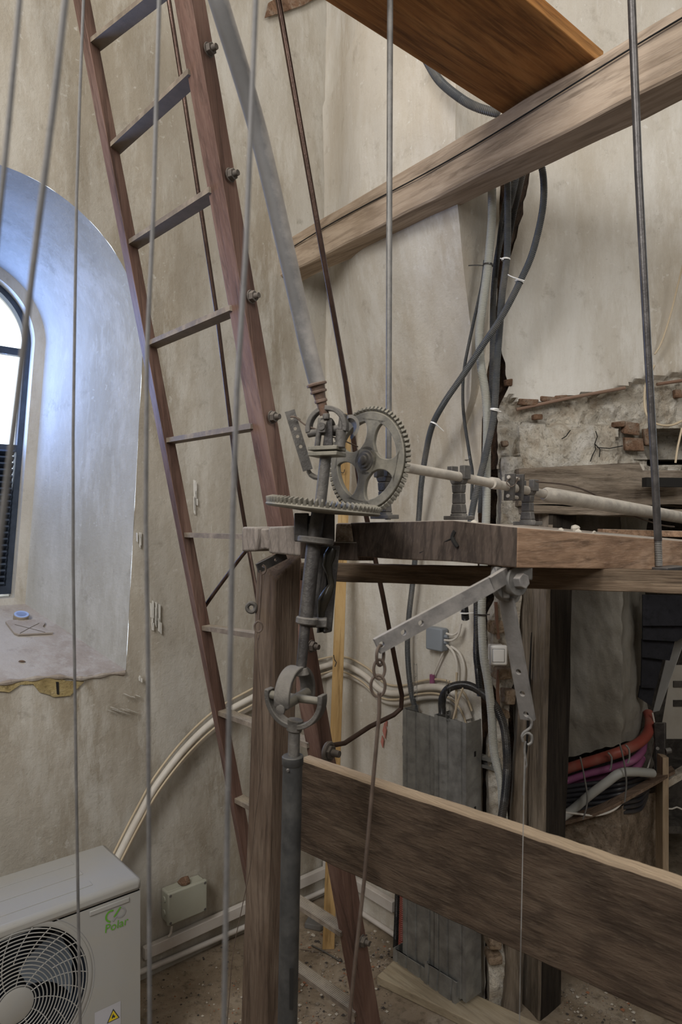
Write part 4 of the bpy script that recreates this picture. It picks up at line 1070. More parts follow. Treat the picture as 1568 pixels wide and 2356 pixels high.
mb = MB(); pts = [P(872,1594,Yc), P(872,1640,Yc), P(863,1740,Yc), P(852,1860,Yc), P(838,2020,Yc), P(818,2200,Yc), P(802,2356,Yc), extrap(P(818,2200,Yc), P(802,2356,Yc), FZ+.01)]
mb.tube(pts, .0028, 8, spl=False); part('rod', mb, M['oldwire'], ch)
c2 = thing('hook_wire', 'steel hook and fine wire hanging from the steep lever in front of the pillar', 'wire', P(1210,1720,1.05))
mb = MB(); Yh = 1.05
mb.tube([P(1213,1650,Yh), P(1222,1658,Yh), P(1220,1674,Yh), P(1206,1684,Yh), P(1200,1694,Yh), P(1203,1706,Yh)], .0022, 8)
mb.tube([P(1200,1696,Yh), P(1210,1686,Yh), P(1222,1692,Yh), P(1222,1708,Yh), P(1213,1714,Yh)], .0022, 8); part('hook', mb, M['steel2'], c2)
mb = MB(); mb.tube([P(1208,1706,Yh), P(1206,1730,Yh), P(1211,1760,Yh), P(1207,1770,Yh), P(1204,1830,Yh)], .0017, 6)
mb.tube([P(1206,1740,Yh), P(1203,1900,Yh*.97), P(1200,2050,.97), P(1197,2200,.93), P(1196,2260,.92), extrap(P(1197,2200,.93), P(1196,2260,.925), FZ+.01)], .0007, 5); part('fine_wire', mb, M['steel2'], c2)
# ================================================================ ELECTRICS ON THE BACK WALL
M['cond_d'] = plastic('dark_grey_conduit', (.075,.08,.085), .38, .35, (.25,.22,.18))
M['cond_g'] = plastic('light_grey_conduit', (.42,.42,.38), .45, .35, (.33,.29,.22))
M['cond_k'] = plastic('black_conduit', (.018,.018,.02), .3, .2)
M['cond_r'] = plastic('red_conduit', (.27,.062,.045), .45, .3)
M['cond_p'] = plastic('pink_conduit', (.27,.085,.18), .45, .2)
M['lgrey0'] = plastic('gap_grey', (.18,.17,.16), .6, 0)
M['white'] = plastic('white_plastic', (.9,.89,.87), .3, .15, (.5,.45,.38))
M['whitec'] = plastic('white_cable', (.66,.62,.56), .5, .3, (.42,.34,.25))
M['cream'] = plastic('cream_cable', (.58,.48,.34), .5, .3, (.35,.27,.18))
M['jgrey'] = plastic('junction_grey', (.27,.30,.34), .5, .1)
M['galv'] = metal('galvanised_steel', (.34,.345,.34), (.30,.28,.235), .45, .42, .75, .08)
def conduit(pix, off, r, mat, label, wallf=PB, pitch=.0045, amp=.0012, grp=None, name='conduit', seg=10):
    mb = MB(); pts = []
    for i, p in enumerate(pix):
        o = off if not isinstance(off, (list,tuple)) else off[i]
        pts.append(p if isinstance(p, V) else wallf(p[0], p[1], o))
    if pitch: mb.tube(pts, r, seg, corr=(pitch, amp))
    else: mb.tube(pts, r, seg)
    return solo(name, mb, mat, label, 'cable' if name == 'cable' else 'conduit', grp)
def W(x, y, Y=2.0): return P(x, y, Y)
conduit([W(1136,360,2.0),W(1131,400,2.0),W(1131,497,2.0),W(1125,576,2.0),W(1119,635,2.0),W(1108,714,2.0),W(1102,773,2.0),W(1106,840,2.0),W(1117,911,2.0),W(1120,970,2.0),W(1119,1050,2.0),W(1118,1180,2.0),W(1112,1300,2.0),W(1108,1380,2.0),W(1108,1440,2.0),W(1112,1510,2.0),W(1122,1570,2.0),W(1130,1640,2.0),W(1136,1730,2.02),W(1152,1800,2.02),W(1156,1860,2.03),W(1162,1920,2.04)], 0, .0130, M['cond_g'], 'pale grey ribbed conduit, the thickest of the bundle, running down to the metal studs')
conduit([W(1168,360,1.97),W(1167,440,1.97),W(1167,536,1.97),W(1165,596,1.97),W(1155,674,1.97),W(1149,753,1.97),W(1143,832,1.97),W(1139,911,1.97),W(1133,970,1.97),W(1116,1049,1.97),W(1098,1120,1.97),W(1085,1180,1.98),W(1080,1230,1.99)], 0, .0105, M['cond_d'], 'dark grey ribbed conduit passing just right of the pale one with white ties')
conduit([W(1230,345,1.90),W(1248,398,1.90),W(1248,477,1.90),W(1226,576,1.91),W(1198,643,1.92),W(1155,726,1.93),W(1108,797,1.95),W(1064,864,2.0),W(1021,927,2.05),W(993,982,2.12),W(978,1049,2.2),W(968,1120,2.25),W(962,1200,2.3),W(950,1330,2.32),W(940,1420,2.34),W(937,1500,2.34),W(945,1590,2.34),W(962,1660,2.32),W(975,1740,2.28),W(978,1800,2.26)], 0, .0100, M['cond_d'], 'dark grey conduit making the wide curve across the others, down the wall on the left')
conduit([W(1115,600,2.03),W(1108,655,2.03),W(1088,745,2.07),W(1068,844,2.12),W(1064,911,2.14),W(1068,970,2.13),W(1080,1049,2.11),W(1086,1090,2.1),W(1084,1150,2.1)], 0, .0055, M['cond_d'], 'thin dark conduit bowing left of the thick pale conduit', pitch=.0035, amp=.0008)
conduit([W(1197,355,2.04),W(1180,440,2.04),W(1158,520,2.04),W(1142,600,2.04),W(1134,694,2.05),W(1133,812,2.05),W(1128,950,2.05),W(1112,1060,2.05),W(1105,1180,2.05)], 0, .0100, M['cond_d'], 'dark conduit hidden deepest in the wall crevice, slanting from the upper right')
conduit([W(1212,360,2.06),W(1196,430,2.06),W(1180,500,2.06),W(1162,600,2.06),W(1148,720,2.06),W(1140,860,2.06),W(1136,980,2.07)], 0, .0085, M['cond_k'], 'black conduit along the right edge of the wall crevice')
conduit([W(1184,362,2.02),W(1168,430,2.02),W(1154,500,2.02),W(1146,560,2.03),W(1140,640,2.04)], 0, .0062, M['cond_k'], 'short thin black conduit at the top of the cable bundle', pitch=.0035, amp=.0008)
conduit([P(940,70,1.95),P(975,128,1.92),P(1010,185,1.90),P(1060,227,1.88),P(1100,248,1.87),P(1150,262,1.86)], 0, .0125, M['cond_d'], 'dark ribbed conduit drooping under the wide orange-brown board')
conduit([W(1017,1640,2.18),W(1017,1608,2.17),W(1033,1583,2.14),W(1070,1576,2.10),W(1106,1592,2.05),W(1138,1624,2.0),W(1157,1666,1.99),W(1164,1711,1.99),W(1166,1766,2.0),W(1160,1840,2.01),W(1150,1900,2.02)], 0, .0128, M['cond_k'], 'thick black conduit looping out of the top of the metal studs')
conduit([W(1096,1375,2.04),W(1096,1440,2.04),W(1095,1500,2.04),W(1098,1536,2.05),W(1104,1600,2.06)], 0, .0105, M['cond_k'], 'black ribbed conduit left of the pale one, ending near the light switch')
conduit([W(1064,1368,2.12),W(1068,1400,2.12),W(1070,1425,2.13)], 0, .0125, M['cond_k'], 'short black conduit stub above the small grey junction box')
# cable ties
def tie(c, ax, r, mat, label, tail=None):
    mb = MB(); ax = V(ax).normalized(); x = ax.orthogonal().normalized(); y = ax.cross(x); n_ = 20; vs = []
    for i in range(n_):
        a = 2*math.pi*i/n_; d = x*math.cos(a)+y*math.sin(a)
        for s, q in ((-.0022,0),(.0022,0),(.0022,.0014),(-.0022,.0014)): vs.append(c+d*(r+q)+ax*s)
    mb.add(vs, [(4*i+k,4*i+(k+1)%4,4*((i+1)%n_)+(k+1)%4,4*((i+1)%n_)+k) for i in range(n_) for k in range(4)])
    if tail: mb.tube(tail, .0016, 6)
    solo('cable_tie', mb, mat, label, 'cable tie', 'cable ties on the conduits')
tie(W(1163,597,1.97), (.1,0,1), .0115, M['white'], 'white cable tie high on the dark conduit, left of the pair of upper white ties', [W(1150,594,1.96), W(1158,597,1.957)])
tie(W(1194,648,1.92), (.35,0,1), .0110, M['white'], 'white cable tie where the curved conduit nears the wall crevice', [W(1168,632,1.93), W(1180,638,1.91), W(1206,646,1.905)])
tie(W(1137,942,1.97), (.1,0,1), .0115, M['white'], 'white cable tie low on the dark conduit above the shaft', [W(1128,942,1.957), W(1152,947,1.955)])
tie(W(998,975,2.10), (.5,0,1), .0110, M['white'], 'white cable tie on the wide curved conduit, far left of the others', [W(1005,978,2.09), W(1020,992,2.10)])
tie(W(1122,610,2.0), (.1,0,1), .0140, M['cond_k'], 'black cable tie with a tail sticking out left on the pale conduit', [W(1110,611,1.985), W(1095,610,1.99), W(1077,611,2.0)])
tie(W(1108,1414,2.0), (0,0,1), .0140, M['cond_k'], 'black cable tie round the pale conduit left of the light switch', [W(1090,1414,1.985), W(1126,1414,1.985)])
tie(W(1068,1410,2.12), (0,0,1), .0138, M['white'], 'white cable tie round the black conduit stub', [W(1060,1412,2.1), W(1090,1410,2.09)])
mb = MB(); mb.tube([PB(1068,572,.0), PB(1090,580,.03), PB(1114,590,.05)], .0012, 5); solo('wire_stub', mb, M['oldwire'], 'short wire poking from the wall left of the conduits', 'wire')

# white hoses from the cooling unit to the studs
def bundle_pt(i, off, dz):
    x, y = bp[i]
    p = PL(x, y+dz, off) if x < 742 else PB(x, y+dz, off)
    return p
bp = [(252,1985),(282,1925),(312,1868),(352,1798),(420,1712),(492,1646),(572,1600),(650,1560),(735,1530),(800,1526),(850,1550),(890,1585),(930,1592),(980,1580),(1022,1578),(1055,1590),(1078,1614),(1092,1650)]
for dz, off, r, mt, lb in ((0,.030,.0115,'whitec','white insulated hose, upper one of the pair curving from the cooling unit'),
                       (22,.024,.0105,'whitec','white insulated hose, lower one of the pair curving from the cooling unit'),
                       (-16,.016,.0038,'cream','thin cream cable along the top of the white hoses'),
                       (13,.042,.0035,'cream','thin cream cable between the two white hoses')):
    mb = MB(); mb.tube([bundle_pt(i, off, dz) for i in range(len(bp))], r, 12, step=.02)
    solo('hose' if mt == 'whitec' else 'cable', mb, M[mt], lb, 'hose' if mt == 'whitec' else 'cable')
# junction box, grey
def wbox(x, y, w, h, dep, off, wallf, ax1, nrm):
    c = wallf(x, y, off+dep/2); Yd = c.y; mb = MB(); mb.box(c, ax1, nrm, Z, w/2, dep/2, h/2); return mb, c
jb = thing('junction_box', 'small square blue-grey junction box on the back wall', 'junction box', PB(1013,1495))
mb, c = wbox(1013, 1468, .072, .076, .034, .002, PB, N, U); part('box', mb, M['jgrey'], jb, bevel=.005)
mb = MB()
for dz in (.012,-.008): mb.cyl(c+N*.034+Z*dz, c+N*.048+Z*dz, .006, seg=12)
part('gland', mb, M['jgrey'], jb)
def wcable(pix, off, r, lb, mt='whitec'):
    mb = MB(); mb.tube([PB(x, y, off) for x, y in pix], r, 8, step=.01); solo('cable', mb, M[mt], lb, 'cable')
wcable([(1040,1455),(1055,1459),(1068,1450),(1073,1432)], .03, .0036, 'short white cable, upper one leaving the right side of the grey box')
wcable([(1038,1470),(1056,1470),(1070,1458),(1076,1432)], .035, .0036, 'short white cable, lower one leaving the right side of the grey box')
wcable([(1036,1482),(1052,1500),(1060,1530),(1058,1565),(1052,1590)], .02, .0042, 'white cable curving down from the grey box, nearer its corner')
wcable([(1042,1486),(1062,1502),(1073,1535),(1070,1575)], .012, .0042, 'white cable curving down from the grey box, outer of the two', 'whitec')
wcable([(1030,1492),(1018,1520),(1004,1552)], .018, .0034, 'white cable running down from the grey box to the pink fitting')
wcable([(1092,1538),(1091,1580),(1090,1640)], .09, .0038, 'pale cable dropping straight into the metal studs', 'cream')
wcable([(1112,1570),(1100,1600),(1088,1645)], .10, .0034, 'pale cable slanting into the metal studs', 'cream')
mb = MB(); mb.cyl(PB(1003,1550,.02), PB(1003,1572,.02), .009, seg=14); solo('pink_fitting', mb, M['cond_p'], 'small pink conduit end above the white hoses', 'fitting')
# light switch
sw = thing('light_switch', 'white square light switch on the broken masonry', 'light switch', P(1145,1530,2.02))
c = P(1145,1507,2.03); sx_ = V((.995,-.05,0)).normalized(); sy_ = V((.05,.995,0)).normalized()
mb = MB(); mb.box(c, sx_, sy_, Z, .0265, .009, .0295); part('frame', mb, M['white'], sw, bevel=.005, )
mb = MB(); mb.box(c-sy_*.0090, sx_, sy_, Z, .0178, .0006, .0198); part('rocker_gap', mb, M['lgrey0'], sw)
mb = MB(); mb.box(c-sy_*.0100+sx_*.000, sx_, sy_, Z, .0165, .002, .0185); part('rocker', mb, M['white'], sw, bevel=.001)
mb = MB(); mb.box(c+sy_*.03, sx_, sy_, Z, .020, .024, .023); part('back_box', mb, M['white'], sw)
M['bpipe'] = plastic('brown_pipe', (.24,.13,.085), .5, .3)
mb = MB(); mb.tube([P(1140,1385,2.09), P(1143,1440,2.09), P(1146,1470,2.09)], .0055, 8); solo('copper_pipe', mb, M['bpipe'], 'thin brown pipe coming down to the light switch from above', 'pipe')
mb = MB(); mb.tube([P(1146,1540,2.09), P(1144,1590,2.09), P(1147,1640,2.09)], .0055, 8); solo('copper_pipe', mb, M['bpipe'], 'thin brown pipe below the light switch', 'pipe')

# metal stud casing
def stud(x0, x1, y0, y1, off, dep, label, flare=0., ribs=True, emb=None):
    a = PB(x0, y0, 0); ta, tb_ = tb(x0), tb(x1)
    base = PB(x0, 1200, 0); base.z = 0; z0 = PB(x0, y1, 0).z; z1 = PB(x0, y0, off+dep).z
    Wd = None
    A = CR+V((.65,-.76,0))*ta; C_ = CR+V((.65,-.76,0))*tb_; Wd = (C_-A).length
    nn_ = N; t = .0012
    r = thing('metal_stud', label, 'metal stud', A-U*off+Z*z0)
    mb = MB(); prof = []
    xs_ = [0,.10,.12,.15,.17,.40,.42,.46,.48,.83,.85,.88,.90,1.0]
    dp = [0,0,.005,.005,0,0,.006,.006,0,0,.005,.005,0,0]
    front = [(x*Wd, dep-d_) for x, d_ in zip(xs_, dp)]
    sec = [(.006,.004),(0,.004),(0,dep)]+front[1:-1]+[(Wd,dep),(Wd,.004),(Wd-.006,.004),(Wd-.006,.006),(Wd-t,.006),(Wd-t,dep-t-.003),(t,dep-t-.003),(t,.006),(.006,.006)]
    def q(s, o, z, k): return A+nn_*s-U*(off+o+flare*(1-k))+Z*z
    m = len(sec); n_ = 10; vs = []
    for i in range(n_+1):
        z = lerp(z0, z1, i/n_)
        for s, o in sec: vs.append(q(s, o, z, i/n_)+N*(.0008*noise.noise(V((s*40,z*5,0)))))
    mb.add(vs, [(m*i+k,m*i+(k+1)%m,m*i+m+(k+1)%m,m*i+m+k) for i in range(n_) for k in range(m)]+[tuple(range(m))[::-1],tuple(range(m*n_,m*n_+m))])
    part('profile', mb, M['galv'], r, smooth=False)
    if emb:
        xm, za, zb_ = emb; mb = MB(); s0 = Wd*xm; h = .0006; wd = .015
        def fr(s, z): return A+N*s-U*(off+dep+h)+Z*z
        mb.tube([fr(s0-wd*.5,za+.004),fr(s0-wd*.3,za),fr(s0+wd*.3,za),fr(s0+wd*.5,za+.004),fr(s0+wd*.5,zb_-.004),fr(s0+wd*.3,zb_),fr(s0-wd*.3,zb_),fr(s0-wd*.5,zb_-.004)], .0008, 5, closed=True)
        random.seed(5); z = za+.016
        while z < zb_-.018:
            w2_ = wd*.26; mb.tube([fr(s0-w2_,z), fr(s0+w2_,z)], .0008, 5, spl=False); mb.tube([fr(s0+w2_*random.choice((-1,1)),z), fr(s0+w2_*random.choice((-1,0,1)),z+.010)], .0008, 5, spl=False)
            z += .016
        part('embossing', mb, M['galv'], r)
    mb = MB()
    for k in (.25,.45,.68,.88):
        z = lerp(z0, z1, k); mb.box(A+N*(Wd+.0006)-U*(off+dep*.45)+Z*z, U, N, Z, .004, .0006, .008)
    part('slot', mb, M['black'], r, smooth=False)
    return r
stud(975, 1047, 1617, 2190, .03, .075, 'upper left galvanised steel stud with embossed oblong, boxing in the cables', emb=(.42,1.02,1.13))
stud(1049, 1122, 1630, 2225, .03, .078, 'upper right galvanised steel stud with slotted side flange', emb=(.45,.98,1.10))
stud(958, 1030, 2150, 2300, .035, .080, 'lower left galvanised stud piece going down into the floor pit', flare=.014)
stud(1032, 1104, 2180, 2330, .035, .082, 'lower right galvanised stud piece going down into the floor pit', flare=.018)
mb = MB(); a = PB(938,1700,.004); b = PB(1152,1757,.004); d = (b-a).normalized()
for dz in (-.016,.016): mb.box((a+b)/2+Z*dz-U*.012, d, U, Z, (b-a).length/2, .012, .0015)
mb.box((a+b)/2, d, U, Z, (b-a).length/2, .0012, .017)
for dz in (-.012,.012): mb.box((a+b)/2+Z*dz-U*.024, d, U, Z, (b-a).length/2, .0012, .005)
solo('strut_channel', mb, M['galv'], 'slim steel strut channel fixed behind the upper metal studs', 'channel', smooth=False)
mb = MB(); a = P(1112,2096,2.03); b = P(1152,2112,2.02); d = (b-a).normalized()
for dz in (-.014,.014): mb.box((a+b)/2+Z*dz, d, U, Z, (b-a).length/2, .012, .0015)
mb.box((a+b)/2+U*.012, d, U, Z, (b-a).length/2, .0012, .015)
solo('strut_channel', mb, M['galv'], 'short steel strut channel low between the metal stud and the pillar', 'channel', smooth=False)
conduit([(968,1725),(963,1770),(957,1820),(955,1835)], .03, .0065, M['cond_p'], 'pink ribbed conduit left of the metal studs', pitch=.004, amp=.0008)
conduit([(958,1822),(955,1850),(950,1930),(946,2010),(943,2080),(941,2150),(940,2200),(945,2262)], .035, .0140, M['cond_r'], 'red ribbed conduit down the left side of the metal studs', pitch=.007, amp=.0020, seg=12)
conduit([(932,1960),(928,2040),(926,2100),(924,2150),(922,2185)], .03, .0100, M['cond_k'], 'black ribbed conduit beside the lower red conduit', pitch=.005, amp=.0014)

# trunking and skirting pipes
M['trunk'] = plastic('white_trunking', (.64,.60,.56), .45, .35, (.42,.33,.26))
def trunk(a, b, nrm, label, h=.038, dep=.022, name='trunking'):
    d = (b-a).normalized(); mb = MB(); mb.box((a+b)/2+nrm*(dep/2+.006), d, nrm, Z, (b-a).length/2, dep/2, h/2); 
    solo(name, mb, M['trunk'], label, 'trunking', bevel=.002)
zt = .215
def onL(x, z): p = PL(x, 1200); p.z = z; return p
def onB(x, z): p = PB(x, 1200); p.z = z; return p
trunk(onL(325, .185), onL(744, .198), N, 'white cable trunking along the foot of the window wall')
trunk(onB(754, .222), onB(914, .222), -U, 'white cable trunking along the foot of the back wall, open at its end')
mb = MB(); mb.tube([onL(300,.125)+N*.012, onL(560,.118)+N*.012, onL(742,.12)+N*.012], .0095, 10, spl=False)
solo('skirting_pipe', mb, M['trunk'], 'thin pale pipe just above the floor of the window wall', 'pipe')
mb = MB(); mb.tube([onB(756,.12)-U*.012, onB(840,.12)-U*.012, onB(920,.118)-U*.012], .0095, 10, spl=False)
solo('skirting_pipe', mb, M['trunk'], 'thin pale pipe just above the floor of the back wall', 'pipe')

# junction box on the window wall
M['boxbeige'] = plastic('beige_box', (.40,.40,.33), .5, .25, (.3,.25,.18))
jb = thing('junction_box', 'beige rectangular junction box with corner screws above the white trunking', 'junction box', PL(415,2130))
c = PL(414,2062,.032); c = c+Z*.002
mb = MB(); mb.box(c-N*.010, U, N, Z, .070, .022, .052); part('box', mb, M['boxbeige'], jb, bevel=.006)
mb = MB(); mb.box(c+N*.018, U, N, Z, .073, .008, .054); lid = part('lid', mb, M['boxbeige'], jb, bevel=.005)
for i in (-1,1):
    for j in (-1,1):
        mb = MB(); mb.lathe(c+N*.0255+U*i*.064+Z*j*.045, N, [(0,.005),(.0015,.0045)], 10); part('screw', mb, M['steel2'], lid)
mb = MB()
for k in (-.022,.022): mb.lathe(c-U*.070+Z*k-N*.008, -U, [(0,.011),(.003,.010),(.0035,.006)], 14)
part('knockout', mb, M['boxbeige'], jb)
mb = MB(); q = c+Z*.062; mb.lathe(q, Z, [(-.008,.018),(.0,.02),(.012,.012),(.016,.003)], 7); wobble(mb, .008, 40)
solo('brick_crumb', mb, M['brick'], 'orange brick crumb lying on top of the beige junction box', 'rubble', smooth=False)
mb = MB(); mb.tube([PL(385,2120,.03), PL(383,2138,.03), PL(378,2146,.028)], .004, 8); solo('cable', mb, M['whitec'], 'short white cable stub under the beige junction box', 'cable')

# cable on the right wall, copper rod in the rubble
mb = MB(); mb.tube([P(1572,600,2.1), P(1560,650,2.12), P(1540,730,2.14), P(1520,790,2.15), P(1505,815,2.15)], .0026, 6)
solo('cable', mb, M['cream'], 'thin cream cable slanting down the plaster at the right edge', 'cable')
mb = MB(); mb.tube([P(1505,840,2.12), P(1485,885,2.12), P(1482,930,2.11), P(1490,960,2.1), P(1512,976,2.1), P(1545,978,2.1), P(1580,962,2.1)], .0034, 6); solo('cable', mb, M['cream'], 'cream cable looping in front of the rubble behind the steel rod', 'cable')
mb = MB(); mb.tube([P(1568,985,2.1), P(1558,1030,2.1), P(1553,1065,2.1)], .0032, 6)
solo('cable', mb, M['cream'], 'short cream cable end hanging in the rubble hole at the right edge', 'cable')
mb = MB(); mb.tube([PR(1190,941,-.01), PR(1300,918,.012), PR(1432,894,.012)], .0052, 8, spl=False); 
solo('rusty_bar', mb, plastic('rusty_bar', (.25,.16,.115), .7, .3), 'long rusty bar embedded along the plaster edge', 'bar')
mb = MB(); mb.tube([PR(1505,886,.012), PR(1640,866,.012)], .0052, 8, spl=False)
solo('rusty_bar', mb, plastic('rusty_bar2', (.22,.13,.09), .7, .3), 'rusty bar in the rubble, right of the steel rod', 'bar')

# ================================================================ CHAMBER RIGHT OF THE PILLAR
def pier(pts, y0s, Ys, mat, label, amp=.012):
    """pts: x of left edge, corner, right edge ; y0s: (top y, bottom ys)"""
    mb = MB(); (xa, xb, xc) = pts; (Ya, Yb_, Yc) = Ys; yt, yb = y0s
    def f(u, v):
        if u < .6: t = u/.6; x, Y = lerp(xa,xb,t), lerp(Ya,Yb_,t)
        else: t = (u-.6)/.4; x, Y = lerp(xb,xc,t), lerp(Yb_,Yc,t)
        yy = lerp(yt(x), yb(x), v)
        p = P(x, yy, Y); n_ = V((-.3,-1,0)) if u < .6 else V((.5,-.8,0))
        e = amp*noise.noise(p*14)+amp*.4*noise.noise(p*50)
        if u > .97: p = p+V((.012*noise.noise(p*20),.0,0))
        return p+n_*e
    mb.grid(50, 60, f); b0 = len(mb.v)
    # close the back
    k = 51
    A = [mb.v[0]+V((.1,.35,0)), mb.v[50]+V((0,.2,0)), mb.v[60*k]+V((.1,.35,0)), mb.v[60*k+50]+V((0,.2,0))]
    mb.v += A; 
    mb.f += [(50, b0+1, b0+3, 60*k+50), (0, 60*k, b0+2, b0), tuple(list(range(60*k,60*k+51))+[b0+3,b0+2]), tuple(list(range(0,51))[::-1]+[b0,b0+1])]
    return mb
mb = pier((1300,1430,1486), (lambda x: 1160, lambda x: interp([(1300,1742),(1330,1738),(1380,1722),(1425,1712),(1450,1705),(1470,1690),(1486,1660)], x)+4*noise.noise(V((x*.06,0,0)))), (2.52,2.42,2.66), None, '')
struct('wall_pier', mb, M['concrete'], 'rough grey pier above the pipes')
mb = pier((1296,1424,1516), (lambda x: interp([(1300,1896),(1424,1862),(1516,1815)], x), lambda x: 2310), (2.46,2.36,2.62), None, '')
struct('wall_pier_foot', mb, M['pier'], 'brown rubble foot of the pier below the pipes')
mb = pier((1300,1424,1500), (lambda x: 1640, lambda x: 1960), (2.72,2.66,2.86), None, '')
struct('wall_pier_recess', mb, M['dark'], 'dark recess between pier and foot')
def tubeP(name, pix, Ys, r, mat, label, cat, corr=None, grp=None):
    mb = MB(); pts = [P(x, y, Ys if not isinstance(Ys, list) else Ys[i]) for i, (x, y) in enumerate(pix)]
    mb.tube(pts, r, 12, corr=corr) if corr else mb.tube(pts, r, 12, step=.01)
    return solo(name, mb, mat, label, cat, grp)
tubeP('conduit', [(1300,1770),(1330,1760),(1380,1745),(1430,1728),(1470,1708),(1490,1685),(1494,1660),(1490,1640)], [2.48,2.46,2.43,2.40,2.46,2.53,2.58,2.62], .0185, M['cond_r'], 'thick salmon-red conduit wrapping the pier right of the pillar', 'conduit', (.006,.0008))
tubeP('conduit', [(1300,1798),(1345,1782),(1400,1768),(1450,1752),(1475,1730),(1480,1710)], [2.50,2.48,2.45,2.42,2.5,2.58], .0135, M['cond_p'], 'pink conduit directly under the thick salmon-red one', 'conduit', (.005,.0008))
tubeP('conduit', [(1300,1815),(1330,1800),(1420,1782),(1460,1768),(1476,1745)], [2.55,2.55,2.5,2.48,2.56], .0135, M['cond_p'], 'second pink conduit, lower and partly hidden behind the black cables', 'conduit', (.005,.0008))
tubeP('conduit', [(1285,1885),(1318,1862),(1355,1830),(1395,1800),(1425,1779),(1460,1776),(1500,1779)], [2.40,2.40,2.37,2.34,2.33,2.36,2.42], .0155, plastic('grey_pipe', (.36,.36,.34), .5, .2), 'smooth grey bent pipe lying over the black cables', 'pipe')
for k in range(8):
    y = 1800+10.5*k; c_ = k
    tubeP('cable', [(1292,y+12),(1330,y+6+k*.5),(1380,y+k),(1430,y-8+k*.6),(1470,y-20+k*1.2),(1500-2*k,y-24-k*2.5)], [2.47,2.45,2.43,2.41,2.46,2.52], .0078, plastic('black_cable_%d'%k, (.028,.028,.033), .35, .15), 'thick black cable of the bundle beneath the grey bent pipe', 'cable', grp='black cables round the pier')
tubeP('cable', [(1290,1868),(1325,1872),(1370,1876),(1410,1864),(1440,1838),(1478,1818)], [2.40,2.38,2.36,2.33,2.34,2.42], .0036, M['whitec'], 'thin white cable sagging below the black bundle', 'cable')
tubeP('tie_wire', [(1334,1742),(1342,1780),(1350,1830),(1348,1860),(1340,1885)], 2.325, .0028, M['steel2'], 'braided wire tying the conduits, nearer the pillar', 'wire')
tubeP('tie_wire', [(1425,1712),(1434,1750),(1440,1795),(1438,1830),(1436,1845)], 2.30, .0028, M['steel2'], 'braided wire tying the conduits, farther from the pillar', 'wire')
tubeP('hose_clip', [(1398,1732),(1406,1742),(1405,1765),(1402,1772)], 2.38, .0032, M['galv'], 'shiny clip holding the red conduit, left one', 'clip')
tubeP('hose_clip', [(1438,1714),(1446,1724),(1447,1744),(1443,1756)], 2.36, .0032, M['galv'], 'shiny clip holding the red conduit, right one', 'clip')
M['strip'] = wood('strip_wood', (.10,.065,.045), (.19,.13,.09), (.28,.2,.15), V((1,0,.3)), 1.5, .3)
mb = MB(); pts = spline([P(1290,1900,2.40), P(1330,1890,2.38), P(1380,1874,2.35), P(1430,1850,2.32), P(1480,1822,2.38), P(1530,1793,2.46), P(1552,1780,2.5)], .02); vs = []
for p in pts: vs += [p+Z*.0, p+Z*.012, p+Z*.012+V((.01,.05,0)), p+V((.01,.05,0))]
m = len(pts); mb.add(vs, [(4*i+k,4*i+(k+1)%4,4*i+4+(k+1)%4,4*i+4+k) for i in range(m-1) for k in range(4)]+[(3,2,1,0),(4*m-4,4*m-3,4*m-2,4*m-1)])
solo('curved_batten', mb, M['strip'], 'thin curved wood strip under the black cables round the pier', 'batten')
mb = MB(); mb.box(P(1522,2000,2.50), V((1,0,0)), V((0,1,0)), Z, .011, .03, .42); M['beigewood'] = wood('beige_wood', (.26,.19,.12), (.36,.27,.18), (.45,.35,.25), Z, 1.2, .2)
solo('upright_board', mb, M['beigewood'], 'narrow beige upright board at the right side of the pier foot', 'board', bevel=.002)
# dark slates and pale board
M['slate'] = rough_stone('dark_slate', (.020,.020,.023), (.028,.028,.033), (.036,.036,.043), 4, .2)
sl = [((1478,1368),(1700,1372),(1640,1440),(1478,1440)), ((1478,1432),(1620,1440),(1562,1472),(1556,1476),(1478,1472)), ((1476,1470),(1552,1474),(1540,1520),(1476,1512)), ((1476,1508),(1524,1516),(1508,1584),(1474,1582)), ((1472,1578),(1506,1584),(1498,1625),(1468,1605))]
labs = ['large dark slate, topmost of the overlapping stack right of the pier','second dark slate from the top of the stack','dark slate in the middle of the stack','fourth dark slate from the top of the stack','lowest small dark slate of the stack']
for i, q in enumerate(sl):
    mb = MB(); mb.prism([P(x, y, 2.46+.02*i) for x, y in q], V((0,.008,0))); solo('slate', mb, M['slate'], labs[i], 'slate', 'stack of dark slates', smooth=False, bevel=.001)
mb = MB(); mb.hexa([P(1500,1640,2.66),P(1516,1636,2.62),P(1516,1636,2.66),P(1500,1640,2.70), P(1552,1430,2.66),P(1590,1430,2.62),P(1590,1430,2.66),P(1552,1430,2.70)])
M['palep'] = plastic('pale_paint', (.46,.45,.43), .7, .35)
solo('pale_strut', mb, M['palep'], 'pale grey slanting board behind the dark slates', 'board', bevel=.002)
mb = MB(); mb.hexa([P(1516,1700,3.0),P(1680,1700,3.0),P(1680,1700,3.03),P(1516,1700,3.03), P(1545,1530,3.0),P(1680,1530,3.0),P(1680,1530,3.03),P(1545,1530,3.03)])
pb_ = solo('slotted_panel', mb, plastic('pale_panel', (.42,.39,.34), .8, .3), 'pale panel with dark slots at the right edge behind the slates', 'panel')
mb = MB()
for y in (1574, 1618): mb.box(P(1600,y,2.998), V((1,0,0)), V((0,1,0)), Z, .10, .003, .014)
part('slot', mb, M['dark'], pb_, 'dark slots', smooth=False)
bb = thing('black_housing', 'black metal housing with bolts right of the salmon-red conduit', 'housing', P(1518,1795,2.55))
